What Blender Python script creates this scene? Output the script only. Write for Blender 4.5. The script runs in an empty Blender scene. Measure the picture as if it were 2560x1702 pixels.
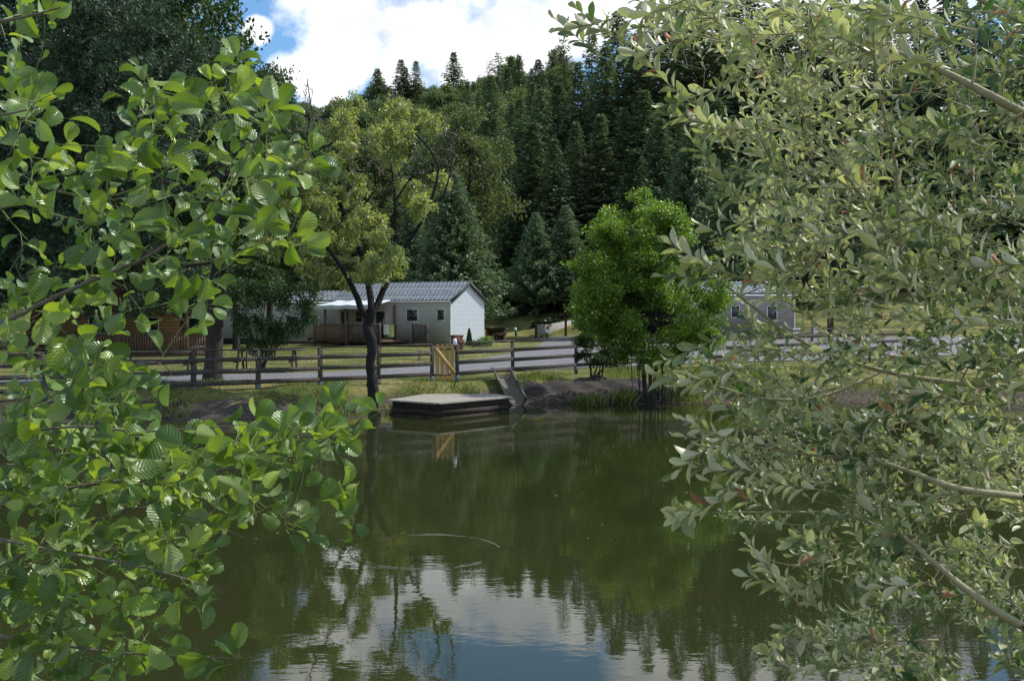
import bpy, math, random
import numpy as np
from mathutils import Vector
R = math.radians
rng = np.random.default_rng(7)
random.seed(7)
S = bpy.context.scene
COL = S.collection

# ------------------------------------------------------------------ camera
F = 2600.0; W0, H0 = 2560.0, 1702.0; CZ = 2.5
TH = math.atan(61/F)
cam = bpy.data.cameras.new('camera'); co = bpy.data.objects.new('camera', cam); COL.objects.link(co)
co.location = (0, 0, CZ); co.rotation_euler = (R(90)-TH, 0, 0)
cam.sensor_width = 36; cam.lens = 36*F/W0; cam.clip_end = 6000; cam.clip_start = 0.05
S.camera = co

def at(u, v, d):
    """world point seen in direction (u, v) at forward distance d (metres)"""
    a = (u-W0/2)/F; b = (H0/2-v)/F
    y = math.cos(TH)+b*math.sin(TH); z = -math.sin(TH)+b*math.cos(TH)
    k = d/y
    return np.array([a*k, d, CZ+z*k])

# ------------------------------------------------------------------ scene helpers
def tag(o, label=None, cat=None, group=None, kind=None):
    if label: o['label'] = label
    if cat: o['category'] = cat
    if group: o['group'] = group
    if kind: o['kind'] = kind
    return o
def empty(name, loc, label, cat, group=None, rz=0):
    o = bpy.data.objects.new(name, None); COL.objects.link(o)
    o.location = loc; o.rotation_euler = (0, 0, rz); o.empty_display_size = .2
    return tag(o, label, cat, group)
def link(name, me, parent=None, loc=(0,0,0)):
    o = bpy.data.objects.new(name, me); COL.objects.link(o); o.location = loc
    if parent is not None: o.parent = parent
    return o

class Geo:
    def __init__(s): s.v=[]; s.f=[]; s.n=0; s.mi=[]; s.r=[]; s.uv=[]
    def add(s, V, Fc, mi=0, r=None, uv=None):
        V = np.asarray(V, float).reshape(-1,3); Fc = np.asarray(Fc, int)
        s.v.append(V); s.f.append(Fc+s.n); s.n += len(V)
        s.mi.append(np.full(len(Fc), mi))
        s.r.append(np.full(len(Fc), .5) if r is None else np.asarray(r, float))
        s.uv.append(np.zeros((len(V),2)) if uv is None else np.asarray(uv,float))
        return s
    def box(s, a, b, mi=0, rot=None, org=(0,0,0)):
        x0,y0,z0=a; x1,y1,z1=b
        V=np.array([[x0,y0,z0],[x1,y0,z0],[x1,y1,z0],[x0,y1,z0],[x0,y0,z1],[x1,y0,z1],[x1,y1,z1],[x0,y1,z1]],float)
        if rot is not None: V=V@np.asarray(rot).T
        V=V+np.asarray(org)
        return s.add(V,[[0,3,2,1],[4,5,6,7],[0,1,5,4],[1,2,6,5],[2,3,7,6],[3,0,4,7]],mi)
    def bar(s, p, q, w, h, mi=0):
        """box bar from p to q, w wide (horizontal) and h high"""
        p=np.asarray(p,float); q=np.asarray(q,float); d=q-p; L=np.linalg.norm(d); d=d/L
        up=np.array([0,0,1.]) if abs(d[2])<.95 else np.array([0,1.,0])
        sd=np.cross(d,up); sd/=np.linalg.norm(sd); up=np.cross(sd,d)
        V=[]
        for t in (p,q):
            for a,b in ((-1,-1),(1,-1),(1,1),(-1,1)): V.append(t+sd*a*w/2+up*b*h/2)
        return s.add(V,[[0,3,2,1],[4,5,6,7],[0,1,5,4],[1,2,6,5],[2,3,7,6],[3,0,4,7]],mi)
    def tube(s, P, rad, k=6, mi=0, r=.5, jit=0):
        P=np.asarray(P,float); n=len(P)
        rad=np.broadcast_to(np.asarray(rad,float),(n,)) if np.ndim(rad)<2 else rad
        T=np.gradient(P,axis=0); T/=np.linalg.norm(T,axis=1)[:,None]+1e-9
        ref=np.array([1.,0,0]) if abs(T[0,0])<.8 else np.array([0,1.,0])
        A=np.cross(T,ref); A/=np.linalg.norm(A,axis=1)[:,None]+1e-9
        B=np.cross(T,A)
        an=np.arange(k)*2*math.pi/k
        rr=np.asarray(rad)[:,None]*np.ones((n,k))
        if jit: rr=rr*(1+rng.uniform(-jit,jit,(n,k)))
        V=P[:,None,:]+rr[:,:,None]*(A[:,None,:]*np.cos(an)[None,:,None]+B[:,None,:]*np.sin(an)[None,:,None])
        i=np.arange(n-1)[:,None]*k; j=np.arange(k)[None,:]; j2=(j+1)%k
        Fc=np.stack([i+j,i+j2,i+k+j2,i+k+j],-1).reshape(-1,4)
        return s.add(V.reshape(-1,3),Fc,mi,np.full(len(Fc),r))
    def inst(s, tv, tf, M, T, mi=0, r=None, uv=None):
        """many copies of template (tv, tf): M (n,3,3), T (n,3)"""
        n=len(T); tv=np.asarray(tv,float); tf=np.asarray(tf,int)
        V=np.einsum('nij,kj->nki',M,tv)+T[:,None,:]
        Fc=(tf[None]+np.arange(n)[:,None,None]*len(tv)).reshape(-1,tf.shape[1])
        rr=rng.random(n) if r is None else r
        return s.add(V.reshape(-1,3),Fc,mi,np.repeat(rr,len(tf)),None if uv is None else np.tile(uv,(n,1)))
    def mesh(s, name, mats, smooth=False, uvs=False):
        V=np.concatenate(s.v); me=bpy.data.meshes.new(name)
        me.vertices.add(len(V)); me.vertices.foreach_set('co',V.ravel())
        lens=np.concatenate([np.full(len(f),f.shape[1] if f.ndim==2 else 4) for f in s.f])
        loops=np.concatenate([f.ravel() for f in s.f])
        me.loops.add(len(loops)); me.loops.foreach_set('vertex_index',loops.astype(np.int32))
        me.polygons.add(len(lens)); st=np.concatenate([[0],np.cumsum(lens)[:-1]])
        me.polygons.foreach_set('loop_start',st.astype(np.int32))
        me.polygons.foreach_set('material_index',np.concatenate(s.mi).astype(np.int32))
        a=me.attributes.new('rnd','FLOAT','FACE'); a.data.foreach_set('value',np.concatenate(s.r).astype(np.float32))
        if uvs:
            U=np.concatenate(s.uv); l=me.uv_layers.new(name='UVMap'); l.data.foreach_set('uv',U[loops].astype(np.float32).ravel())
        if smooth: me.polygons.foreach_set('use_smooth',np.ones(len(lens),bool))
        for m in (mats if isinstance(mats,(list,tuple)) else [mats]): me.materials.append(m)
        me.update(calc_edges=True); me.validate(); return me

def frames(d, n):
    """rotation matrices with columns x=side, y=d, z=normal"""
    d=d/(np.linalg.norm(d,axis=1)[:,None]+1e-9)
    x=np.cross(d,n); x/=np.linalg.norm(x,axis=1)[:,None]+1e-9
    z=np.cross(x,d)
    return np.stack([x,d,z],-1)
def rnd_dir(n):
    v=rng.normal(size=(n,3)); return v/np.linalg.norm(v,axis=1)[:,None]

# ------------------------------------------------------------------ materials
def nmat(name):
    m=bpy.data.materials.new(name); m.use_nodes=True; nt=m.node_tree; nt.nodes.clear()
    out=nt.nodes.new('ShaderNodeOutputMaterial'); b=nt.nodes.new('ShaderNodeBsdfPrincipled')
    nt.links.new(b.outputs[0],out.inputs[0]); return m,nt,b,out
def N(nt,t,**k):
    n=nt.nodes.new('ShaderNode'+t)
    for a,v in k.items():
        if a.startswith('i_'):
            key=a[2:]; n.inputs[int(key) if key.isdigit() else key.replace('_',' ')].default_value=v
        else: setattr(n,a,v)
    return n
def ramp(nt,stops):
    r=nt.nodes.new('ShaderNodeValToRGB'); e=r.color_ramp.elements
    while len(e)<len(stops): e.new(.5)
    for x,(p,c) in zip(e,stops): x.position=p; x.color=(*c,1) if len(c)==3 else c
    return r
def mixc(nt,a,b,f,mode='MIX'):
    m=nt.nodes.new('ShaderNodeMix'); m.data_type='RGBA'; m.blend_type=mode
    for sock,val in ((m.inputs[0],f),(m.inputs[6],a),(m.inputs[7],b)):
        if hasattr(val,'is_output'): nt.links.new(val,sock)
        elif isinstance(val,(int,float)): sock.default_value=val
        else: sock.default_value=(*val,1)
    return m.outputs[2]
def math_(nt,op,a,b=None,c=None):
    m=nt.nodes.new('ShaderNodeMath'); m.operation=op
    for i,v in enumerate((a,b,c)):
        if v is None: continue
        if hasattr(v,'is_output'): nt.links.new(v,m.inputs[i])
        else: m.inputs[i].default_value=v
    return m.outputs[0]
def simple(name,c1,c2,scale=4,rough=.8,bump=.3,detail=6,stretch=None,coord='Object',bs=None,spec=.3,metal=0):
    m,nt,b,out=nmat(name); tc=N(nt,'TexCoord'); src=tc.outputs[coord]
    mp=N(nt,'Mapping'); nt.links.new(src,mp.inputs[0])
    if stretch: mp.inputs['Scale'].default_value=stretch
    no=N(nt,'TexNoise',i_Scale=scale,i_Detail=detail,i_Roughness=.65); nt.links.new(mp.outputs[0],no.inputs[0])
    r=ramp(nt,[(.3,c1),(.7,c2)]); nt.links.new(no.outputs[0],r.inputs[0]); nt.links.new(r.outputs[0],b.inputs['Base Color'])
    b.inputs['Roughness'].default_value=rough; b.inputs['Specular IOR Level'].default_value=spec; b.inputs['Metallic'].default_value=metal
    if bump:
        no2=N(nt,'TexNoise',i_Scale=(bs or scale*3),i_Detail=8); nt.links.new(mp.outputs[0],no2.inputs[0])
        bp=N(nt,'Bump',i_Strength=bump,i_Distance=.02); nt.links.new(no2.outputs[0],bp.inputs['Height']); nt.links.new(bp.outputs[0],b.inputs['Normal'])
    return m
def leafmat(name,cols,back=None,trans=.35,tcol=None,rough=.45,spec=.4,veins=False,objvar=.15,clump=0,clumpscale=1.0):
    m,nt,b,out=nmat(name)
    at_=N(nt,'Attribute',attribute_name='rnd'); k=len(cols)
    r=ramp(nt,[(i/max(1,k-1),c) for i,c in enumerate(cols)]); nt.links.new(at_.outputs['Fac'],r.inputs[0])
    c=r.outputs[0]
    if clump:
        tc=N(nt,'TexCoord'); no=N(nt,'TexNoise',i_Scale=clumpscale,i_Detail=2); nt.links.new(tc.outputs['Object'],no.inputs[0])
        rr=ramp(nt,[(.35,(1-clump,)*3),(.65,(1+clump,)*3)]); nt.links.new(no.outputs[0],rr.inputs[0])
        c=mixc(nt,c,rr.outputs[0],1.0,'MULTIPLY')
    if objvar:
        oi=N(nt,'ObjectInfo'); mr=N(nt,'MapRange'); mr.inputs[3].default_value=1-objvar; mr.inputs[4].default_value=1+objvar
        nt.links.new(oi.outputs['Random'],mr.inputs[0])
        hs=N(nt,'HueSaturation'); mh=N(nt,'MapRange'); mh.inputs[3].default_value=.482; mh.inputs[4].default_value=.518; oh=math_(nt,'FRACT',math_(nt,'MULTIPLY',oi.outputs['Random'],7.3)); nt.links.new(oh,mh.inputs[0]); nt.links.new(mh.outputs[0],hs.inputs['Hue']); nt.links.new(mr.outputs[0],hs.inputs['Value']); nt.links.new(c,hs.inputs['Color']); c=hs.outputs[0]
    front=c
    if back:
        g=N(nt,'NewGeometry'); c=mixc(nt,c,back,g.outputs['Backfacing'])
    if veins:
        tc2=N(nt,'TexCoord'); ns=N(nt,'TexNoise',i_Scale=55,i_Detail=4,i_Roughness=.7); nt.links.new(tc2.outputs['Object'],ns.inputs[0])
        sp_=ramp(nt,[(.66,(0,0,0)),(.72,(1,1,1))]); nt.links.new(ns.outputs[0],sp_.inputs[0]); c=mixc(nt,c,(.10,.06,.025),math_(nt,'MULTIPLY',sp_.outputs[0],.7))
        nb=N(nt,'TexNoise',i_Scale=9,i_Detail=2); nt.links.new(tc2.outputs['Object'],nb.inputs[0]); rb=ramp(nt,[(.3,(.8,.8,.85)),(.7,(1.2,1.15,1.0))]); nt.links.new(nb.outputs[0],rb.inputs[0]); c=mixc(nt,c,rb.outputs[0],1.0,'MULTIPLY')
        uv=N(nt,'UVMap'); sp=N(nt,'SeparateXYZ'); nt.links.new(uv.outputs[0],sp.inputs[0])
        ax=math_(nt,'ABSOLUTE',sp.outputs[0])
        ph=math_(nt,'SUBTRACT',sp.outputs[1],math_(nt,'MULTIPLY',ax,.75))
        sn=math_(nt,'SINE',math_(nt,'MULTIPLY',ph,50.0))
        sn=math_(nt,'MULTIPLY_ADD',sn,.5,.5)
        mid=math_(nt,'LESS_THAN',ax,.014)
        line=math_(nt,'GREATER_THAN',sn,.93)
        ln=math_(nt,'MULTIPLY',math_(nt,'MAXIMUM',mid,line),.28)
        c=mixc(nt,c,(.22,.30,.08),ln)
        bp=N(nt,'Bump',i_Strength=.27,i_Distance=.004); nt.links.new(math_(nt,'POWER',sn,.6),bp.inputs['Height'])
        nt.links.new(bp.outputs[0],b.inputs['Normal'])
    nt.links.new(c,b.inputs['Base Color']); b.inputs['Roughness'].default_value=rough; b.inputs['Specular IOR Level'].default_value=spec
    if trans:
        tr=N(nt,'BsdfTranslucent'); 
        tcc=mixc(nt,front,tcol or (1.6,1.9,.6),1.0,'MULTIPLY'); nt.links.new(tcc,tr.inputs[0])
        mx=N(nt,'MixShader',i_0=trans); nt.links.new(b.outputs[0],mx.inputs[1]); nt.links.new(tr.outputs[0],mx.inputs[2]); nt.links.new(mx.outputs[0],out.inputs[0])
    return m

M={}
M['bark']=simple('dark_bark',(.018,.015,.012),(.06,.052,.045),6,.95,.8,stretch=(1,1,.3))
M['bark_lichen']=simple('lichen_bark',(.003,.003,.003),(.034,.034,.03),11,.95,1.0,stretch=(1,1,.6))
M['bark_grey']=simple('grey_bark',(.10,.085,.07),(.22,.19,.16),18,.8,.5,stretch=(1,1,1))
M['twig_green']=simple('green_twig',(.13,.17,.05),(.22,.24,.09),20,.6,.2)
M['twig_olive']=simple('olive_twig',(.22,.20,.11),(.34,.31,.18),25,.7,.3)
M['twig_dead']=simple('dead_twig',(.12,.10,.09),(.24,.20,.18),10,.9,.2)
M['bark_red']=simple('pine_bark',(.05,.032,.024),(.12,.075,.05),6,.95,.6)
M['weathered']=simple('weathered_wood',(.035,.030,.025),(.11,.096,.082),7,.85,.5,stretch=(.6,3,3))
M['weathered_light']=simple('grey_deck_board',(.22,.20,.165),(.38,.35,.30),6,.85,.4,stretch=(1,4,1))
M['wood_dark']=simple('dark_brown_wood',(.014,.010,.007),(.045,.034,.022),6,.8,.5)
M['wood_yellow']=simple('new_pine_wood',(.38,.24,.08),(.50,.34,.14),5,.7,.3,stretch=(3,3,.4))
M['wood_brown']=simple('brown_stained_wood',(.12,.072,.045),(.21,.135,.09),6,.8,.3,stretch=(3,3,.4))
M['wood_tan']=simple('tan_wood',(.26,.20,.13),(.38,.30,.21),6,.8,.3,stretch=(3,3,.4))
M['iron']=simple('black_iron',(.015,.015,.015),(.04,.04,.04),8,.5,.1)
M['wire']=simple('galvanised_wire',(.10,.10,.10),(.2,.2,.2),8,.5,0,metal=.4)
M['sleeve']=simple('blue_grey_post_sleeve',(.10,.15,.17),(.2,.26,.28),9,.7,.2)
M['white']=simple('white_pvc',(.72,.73,.74),(.82,.83,.84),3,.5,.05)
M['concrete']=simple('pale_concrete',(.32,.31,.29),(.48,.47,.44),5,.9,.4)
M['brick']=simple('red_brown_brick',(.10,.045,.035),(.20,.09,.065),9,.9,.5)
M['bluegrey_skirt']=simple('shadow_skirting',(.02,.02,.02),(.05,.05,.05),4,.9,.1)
M['green_lamp']=simple('green_enamel',(.01,.11,.06),(.02,.17,.09),5,.4,.05)
M['cloth_white']=simple('white_cloth',(.6,.62,.62),(.78,.8,.8),6,.9,.2)
M['cloth_yellow']=simple('yellow_towel',(.50,.50,.22),(.62,.62,.34),8,.95,.3)
M['awning']=simple('pale_awning',(.50,.56,.62),(.66,.72,.78),4,.6,.1)
M['caterpillar']=simple('red_catkin',(.25,.04,.02),(.4,.09,.04),30,.6,.2)

def glass():
    m,nt,b,o=nmat('window_glass'); b.inputs['Base Color'].default_value=(.02,.03,.03,1); b.inputs['Roughness'].default_value=.08; b.inputs['Specular IOR Level'].default_value=.8; return m
M['glass']=glass()
def siding(name,c,c2=None,period=.16):
    m,nt,b,o=nmat(name); tc=N(nt,'TexCoord'); sp=N(nt,'SeparateXYZ'); nt.links.new(tc.outputs['Object'],sp.inputs[0])
    fr=math_(nt,'FRACT',math_(nt,'DIVIDE',sp.outputs[2],period))
    ln=math_(nt,'LESS_THAN',fr,.16)
    no=N(nt,'TexNoise',i_Scale=3,i_Detail=6); nt.links.new(tc.outputs['Object'],no.inputs[0])
    base=mixc(nt,c,[x*.85 for x in c],no.outputs[0])
    col=mixc(nt,base,[x*.38 for x in c],ln); nt.links.new(col,b.inputs['Base Color'])
    bp=N(nt,'Bump',i_Strength=.8,i_Distance=.03); nt.links.new(fr,bp.inputs['Height']); nt.links.new(bp.outputs[0],b.inputs['Normal'])
    b.inputs['Roughness'].default_value=.5; return m
M['siding_white']=siding('white_lap_siding',(.72,.77,.83))
M['siding_beige']=siding('beige_lap_siding',(.50,.45,.40))
M['siding_grey']=siding('grey_lap_siding',(.40,.38,.36))
M['siding_tan']=siding('tan_board_siding',(.40,.28,.14))
M['roof']=simple('blue_grey_metal_tile',(.15,.18,.20),(.27,.31,.34),2,.42,.1,metal=.0,spec=.6)
def tile_lines():
    nt=M['roof'].node_tree; b=[n for n in nt.nodes if n.type=='BSDF_PRINCIPLED'][0]; src=b.inputs['Base Color'].links[0].from_socket
    tc=N(nt,'TexCoord'); sp=N(nt,'SeparateXYZ'); nt.links.new(tc.outputs['Object'],sp.inputs[0])
    row=math_(nt,'DIVIDE',sp.outputs[1],.315); fr=math_(nt,'FRACT',row)
    cx=math_(nt,'FRACT',math_(nt,'ADD',math_(nt,'DIVIDE',sp.outputs[0],.30),math_(nt,'MULTIPLY',math_(nt,'FLOOR',row),.35)))
    d=math_(nt,'MAXIMUM',math_(nt,'LESS_THAN',fr,.22),math_(nt,'LESS_THAN',cx,.30))
    nt.links.new(mixc(nt,src,(.03,.04,.05),math_(nt,'MULTIPLY',d,.75)),b.inputs['Base Color'])
tile_lines()
M['trim_dark']=simple('dark_gable_trim',(.03,.035,.035),(.05,.055,.055),3,.6,.05)

# ------------------------------------------------------------------ world, sun
AZ=R(68); EL=R(50)        # sun ahead of the camera, to the right (azimuth from +Y towards +X)
w=bpy.data.worlds.new('World'); S.world=w; w.use_nodes=True; nt=w.node_tree; nt.nodes.clear()
out=nt.nodes.new('ShaderNodeOutputWorld'); bg=nt.nodes.new('ShaderNodeBackground')
sky=nt.nodes.new('ShaderNodeTexSky'); sky.sky_type='NISHITA'; sky.sun_disc=False
sky.sun_elevation=EL; sky.sun_rotation=AZ; sky.air_density=1.1; sky.dust_density=.6; sky.ozone_density=1.5
tc=nt.nodes.new('ShaderNodeTexCoord'); dirv=tc.outputs['Generated']
blobs=[(890,70,.045),(1010,75,.042),(1120,95,.050),(1240,105,.052),(1350,95,.050),(1180,180,.05),(1000,215,.03),(1450,60,.04),(860,150,.03),
       (770,195,.024),(715,190,.018),(640,75,.013),(1280,30,.030),(820,230,.02),
       (1800,-60,.10),(2050,40,.14),(880,-190,.09),(700,-280,.08),(240,40,.05)]
acc=None
for u,v,r_ in blobs:
    p=at(u,v,1.0)-np.array([0,0,CZ]); p/=np.linalg.norm(p)
    vm=nt.nodes.new('ShaderNodeVectorMath'); vm.operation='DISTANCE'; nt.links.new(dirv,vm.inputs[0]); vm.inputs[1].default_value=tuple(p)
    val=math_(nt,'SUBTRACT',1.0,math_(nt,'DIVIDE',vm.outputs['Value'],r_*1.2))
    acc=val if acc is None else math_(nt,'SMOOTH_MAX',acc,val,.25)
    nt.nodes[-1].inputs[2].default_value=.25
n1=N(nt,'TexNoise',i_Scale=14,i_Detail=9,i_Roughness=.6); nt.links.new(dirv,n1.inputs[0])
n2=N(nt,'TexNoise',i_Scale=3.2,i_Detail=6,i_Roughness=.55); nt.links.new(dirv,n2.inputs[0])
spd=nt.nodes.new('ShaderNodeSeparateXYZ'); nt.links.new(dirv,spd.inputs[0])
hi=N(nt,'MapRange'); hi.inputs[1].default_value=.36; hi.inputs[2].default_value=.55; nt.links.new(spd.outputs[2],hi.inputs[0])
bk=N(nt,'MapRange'); bk.inputs[1].default_value=.25; bk.inputs[2].default_value=-.15; nt.links.new(spd.outputs[1],bk.inputs[0])
wide=math_(nt,'MAXIMUM',hi.outputs[0],bk.outputs[0])  # unseen clouds overhead and behind the camera, added for fill light
low=math_(nt,'MULTIPLY',math_(nt,'ADD',math_(nt,'SUBTRACT',n2.outputs[0],.74),math_(nt,'MULTIPLY',wide,.30)),3.0)
base=math_(nt,'MAXIMUM',acc,low)
f=math_(nt,'ADD',base,math_(nt,'MULTIPLY',math_(nt,'SUBTRACT',n1.outputs[0],.5),1.5))
cr=ramp(nt,[(.12,(0,0,0)),(.45,(1,1,1))]); nt.links.new(f,cr.inputs[0])
skyc=mixc(nt,sky.outputs[0],(.098,.138,.168),1.0,'MULTIPLY')
cr2=ramp(nt,[(.30,(.80,.86,.95)),(.62,(1.45,1.45,1.45))]); nt.links.new(n1.outputs[0],cr2.inputs[0]); cc=cr2.outputs[0]
nt.links.new(mixc(nt,skyc,cc,cr.outputs[0]),bg.inputs[0]); bg.inputs[1].default_value=1.0
nt.links.new(bg.outputs[0],out.inputs[0])
sl=bpy.data.lights.new('sun','SUN'); so=bpy.data.objects.new('sun',sl); COL.objects.link(so)
sl.energy=5.0; sl.angle=R(.53); sl.color=(1,.955,.88)
sd=Vector((math.sin(AZ)*math.cos(EL),math.cos(AZ)*math.cos(EL),math.sin(EL)))
so.rotation_euler=sd.to_track_quat('Z','Y').to_euler(); so.location=(10,10,40)
SUN=np.array(sd)
S.view_settings.view_transform='Standard'; S.view_settings.look='None'; S.view_settings.exposure=0

# ------------------------------------------------------------------ terrain
POND=np.array([(-30,14),(-22,22),(-14,24.2),(-9,24.8),(-6.2,25.2),(-5,26.6),(-3.9,27.5),(-3,27.6),(-1.5,28.3),(-.3,29.2),(.5,29.7),(3,29.7),
               (5,29.4),(8,29.8),(12,30.2),(17,28),(22,20),(20,8),(12,4.5),(5,3.6),(0,3.2),(-6,3.6),(-16,5),(-27,8)],float)
def seg_dist(P,A,B):
    AB=B-A; t=np.clip(((P-A)@AB)/(AB@AB),0,1); return np.linalg.norm(P-(A+t[:,None]*AB),axis=1)
def inside(P,poly):
    c=np.zeros(len(P),bool); x,y=P[:,0],P[:,1]
    for i in range(len(poly)):
        x1,y1=poly[i]; x2,y2=poly[(i+1)%len(poly)]
        cond=((y1>y)!=(y2>y)); xi=(x2-x1)*(y-y1)/((y2-y1) if y2!=y1 else 1e-9)+x1
        c^=cond&(x<xi)
    return c
def sdist(P):
    d=np.min([seg_dist(P,POND[i],POND[(i+1)%len(POND)]) for i in range(len(POND))],axis=0)
    return np.where(inside(P,POND),-d,d)
def sstep(a,b,x): t=np.clip((x-a)/(b-a),0,1); return t*t*(3-2*t)
def height(x,y):
    x=np.atleast_1d(np.asarray(x,float)); y=np.atleast_1d(np.asarray(y,float))
    P=np.stack([x,y],1); s=sdist(P)
    wob=.05*np.sin(x*1.7+y*.6)*np.sin(y*1.3-x*.4)+.03*np.sin(x*3.9+1)*np.sin(y*3.1)
    z=np.where(s>0,.52*sstep(0,2.0,s)+.08*np.clip(s/8,0,1)+wob*sstep(0,1.2,s)*(1-sstep(3,6,s))+.04*np.minimum(s,1)*2*.3,np.maximum(s*.55,-1.4))
    z=z+np.where(y<6,.35*sstep(0,2,s),0)
    t=np.clip(y-(88-.25*np.clip(x,-20,30)),0,None)
    hill=.297*(np.sqrt(t*t+64)-8)
    rd=270; hill=np.where(y>rd,.297*(rd-84)-.1*(y-rd),hill)
    hill=np.clip(hill,-5,66)*(1+.0022*np.clip(x,-120,120))+ .8*np.sin(x*.05)*sstep(90,160,y)*2
    z=z+1.15*np.exp(-((x-7.5)/5)**2-((y-92.5)/5)**2)+np.where(t>0,hill,0)+.012*np.clip(y-45,0,40)*sstep(2,14,x)
    return z
def gz(x,y): return float(height(x,y)[0])
def axis(lo,f0,f1,hi,fine,grow=1.16):
    a=list(np.arange(f0,f1+1e-6,fine)); st=fine; x=f1
    while x<hi: st*=grow; x+=st; a.append(x)
    st=fine; x=f0; b=[]
    while x>lo: st*=grow; x-=st; b.append(x)
    return np.array(b[::-1]+a)
def sheet(xs,ys,hf,dz=0):
    X,Y=np.meshgrid(xs,ys); Z=hf(X.ravel(),Y.ravel())+dz
    V=np.stack([X.ravel(),Y.ravel(),Z],1); nx=len(xs); i=np.arange(len(ys)-1)[:,None]*nx; j=np.arange(nx-1)[None]
    Fc=np.stack([i+j,i+j+1,i+nx+j+1,i+nx+j],-1).reshape(-1,4); return V,Fc
def ground_mat():
    m,nt,b,o=nmat('meadow_ground'); g=N(nt,'NewGeometry'); pos=g.outputs['Position']; sp=N(nt,'SeparateXYZ'); nt.links.new(pos,sp.inputs[0])
    n1=N(nt,'TexNoise',i_Scale=.45,i_Detail=6,i_Roughness=.6); nt.links.new(pos,n1.inputs[0])
    n2=N(nt,'TexNoise',i_Scale=7,i_Detail=8,i_Roughness=.75); nt.links.new(pos,n2.inputs[0])
    gr=ramp(nt,[(.36,(.07,.10,.025)),(.52,(.17,.17,.055)),(.66,(.27,.235,.10))]); nt.links.new(n1.outputs[0],gr.inputs[0])
    gd=ramp(nt,[(.3,(.55,.55,.55)),(.7,(1.25,1.25,1.25))]); nt.links.new(n2.outputs[0],gd.inputs[0])
    c=mixc(nt,gr.outputs[0],gd.outputs[0],1.0,'MULTIPLY')
    ea=ramp(nt,[(.35,(.045,.036,.028)),(.7,(.15,.125,.10))]); nt.links.new(n2.outputs[0],ea.inputs[0])
    h=math_(nt,'ADD',sp.outputs[2],math_(nt,'MULTIPLY',math_(nt,'SUBTRACT',n1.outputs[0],.5),.5))
    e=N(nt,'MapRange'); e.inputs[1].default_value=.40; e.inputs[2].default_value=.22; nt.links.new(h,e.inputs[0])
    c=mixc(nt,c,ea.outputs[0],e.outputs[0])
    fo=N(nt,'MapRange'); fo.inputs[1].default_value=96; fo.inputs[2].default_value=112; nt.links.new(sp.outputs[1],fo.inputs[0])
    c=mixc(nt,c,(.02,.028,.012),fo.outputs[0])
    nt.links.new(c,b.inputs['Base Color']); b.inputs['Roughness'].default_value=.95; b.inputs['Specular IOR Level'].default_value=.1
    bp=N(nt,'Bump',i_Strength=.8,i_Distance=.08); nt.links.new(n2.outputs[0],bp.inputs['Height']); nt.links.new(bp.outputs[0],b.inputs['Normal'])
    return m
g=Geo(); V,Fc=sheet(axis(-1200,-17,17,1200,.35),axis(-900,2,46,1500,.35),height); g.add(V,Fc)
tag(link('ground',g.mesh('ground',ground_mat(),smooth=True)),kind='structure')

def water_mat():
    m,nt,b,o=nmat('murky_pond_water'); g=N(nt,'NewGeometry'); pos=g.outputs['Position']
    b.inputs['Base Color'].default_value=(.030,.028,.012,1); b.inputs['Roughness'].default_value=.015
    b.inputs['IOR'].default_value=1.333; b.inputs['Specular IOR Level'].default_value=.62
    mp=N(nt,'Mapping'); mp.inputs['Scale'].default_value=(.55,1.0,1); nt.links.new(pos,mp.inputs[0])
    a=N(nt,'TexNoise',i_Scale=2.2,i_Detail=3,i_Roughness=.5); nt.links.new(mp.outputs[0],a.inputs[0])
    c=N(nt,'TexNoise',i_Scale=13,i_Detail=2,i_Roughness=.5); nt.links.new(mp.outputs[0],c.inputs[0])
    # expanding ring left by a fish
    vm=N(nt,'VectorMath',operation='DISTANCE'); nt.links.new(pos,vm.inputs[0]); vm.inputs[1].default_value=(-.92,11.05,0)
    dd=math_(nt,'SUBTRACT',vm.outputs['Value'],.80)
    env=math_(nt,'POWER',2.718,math_(nt,'MULTIPLY',math_(nt,'MULTIPLY',dd,dd),-520.0))
    ring=math_(nt,'MULTIPLY',math_(nt,'SINE',math_(nt,'MULTIPLY',dd,130.0)),env)
    pn=N(nt,'TexNoise',i_Scale=1.1,i_Detail=1); nt.links.new(pos,pn.inputs[0])
    ring=math_(nt,'MULTIPLY',ring,math_(nt,'MULTIPLY',math_(nt,'POWER',pn.outputs[0],3.0),.0022))
    hgt=math_(nt,'ADD',math_(nt,'MULTIPLY',a.outputs[0],.0015),math_(nt,'MULTIPLY',c.outputs[0],.00042))
    hgt=math_(nt,'ADD',hgt,ring)
    bp=N(nt,'Bump',i_Strength=1.0,i_Distance=1.0); nt.links.new(hgt,bp.inputs['Height']); nt.links.new(bp.outputs[0],b.inputs['Normal'])
    n=N(nt,'TexNoise',i_Scale=.3,i_Detail=3); nt.links.new(pos,n.inputs[0])
    r=ramp(nt,[(.3,(.019,.026,.008)),(.7,(.028,.031,.010))]); nt.links.new(n.outputs[0],r.inputs[0]); nt.links.new(r.outputs[0],b.inputs['Base Color'])
    return m
g=Geo(); g.add([[-34,0,0],[26,0,0],[26,34,0],[-34,34,0]],[[0,1,2,3]])
tag(link('pond_water',g.mesh('pond_water',water_mat())),kind='structure')

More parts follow.
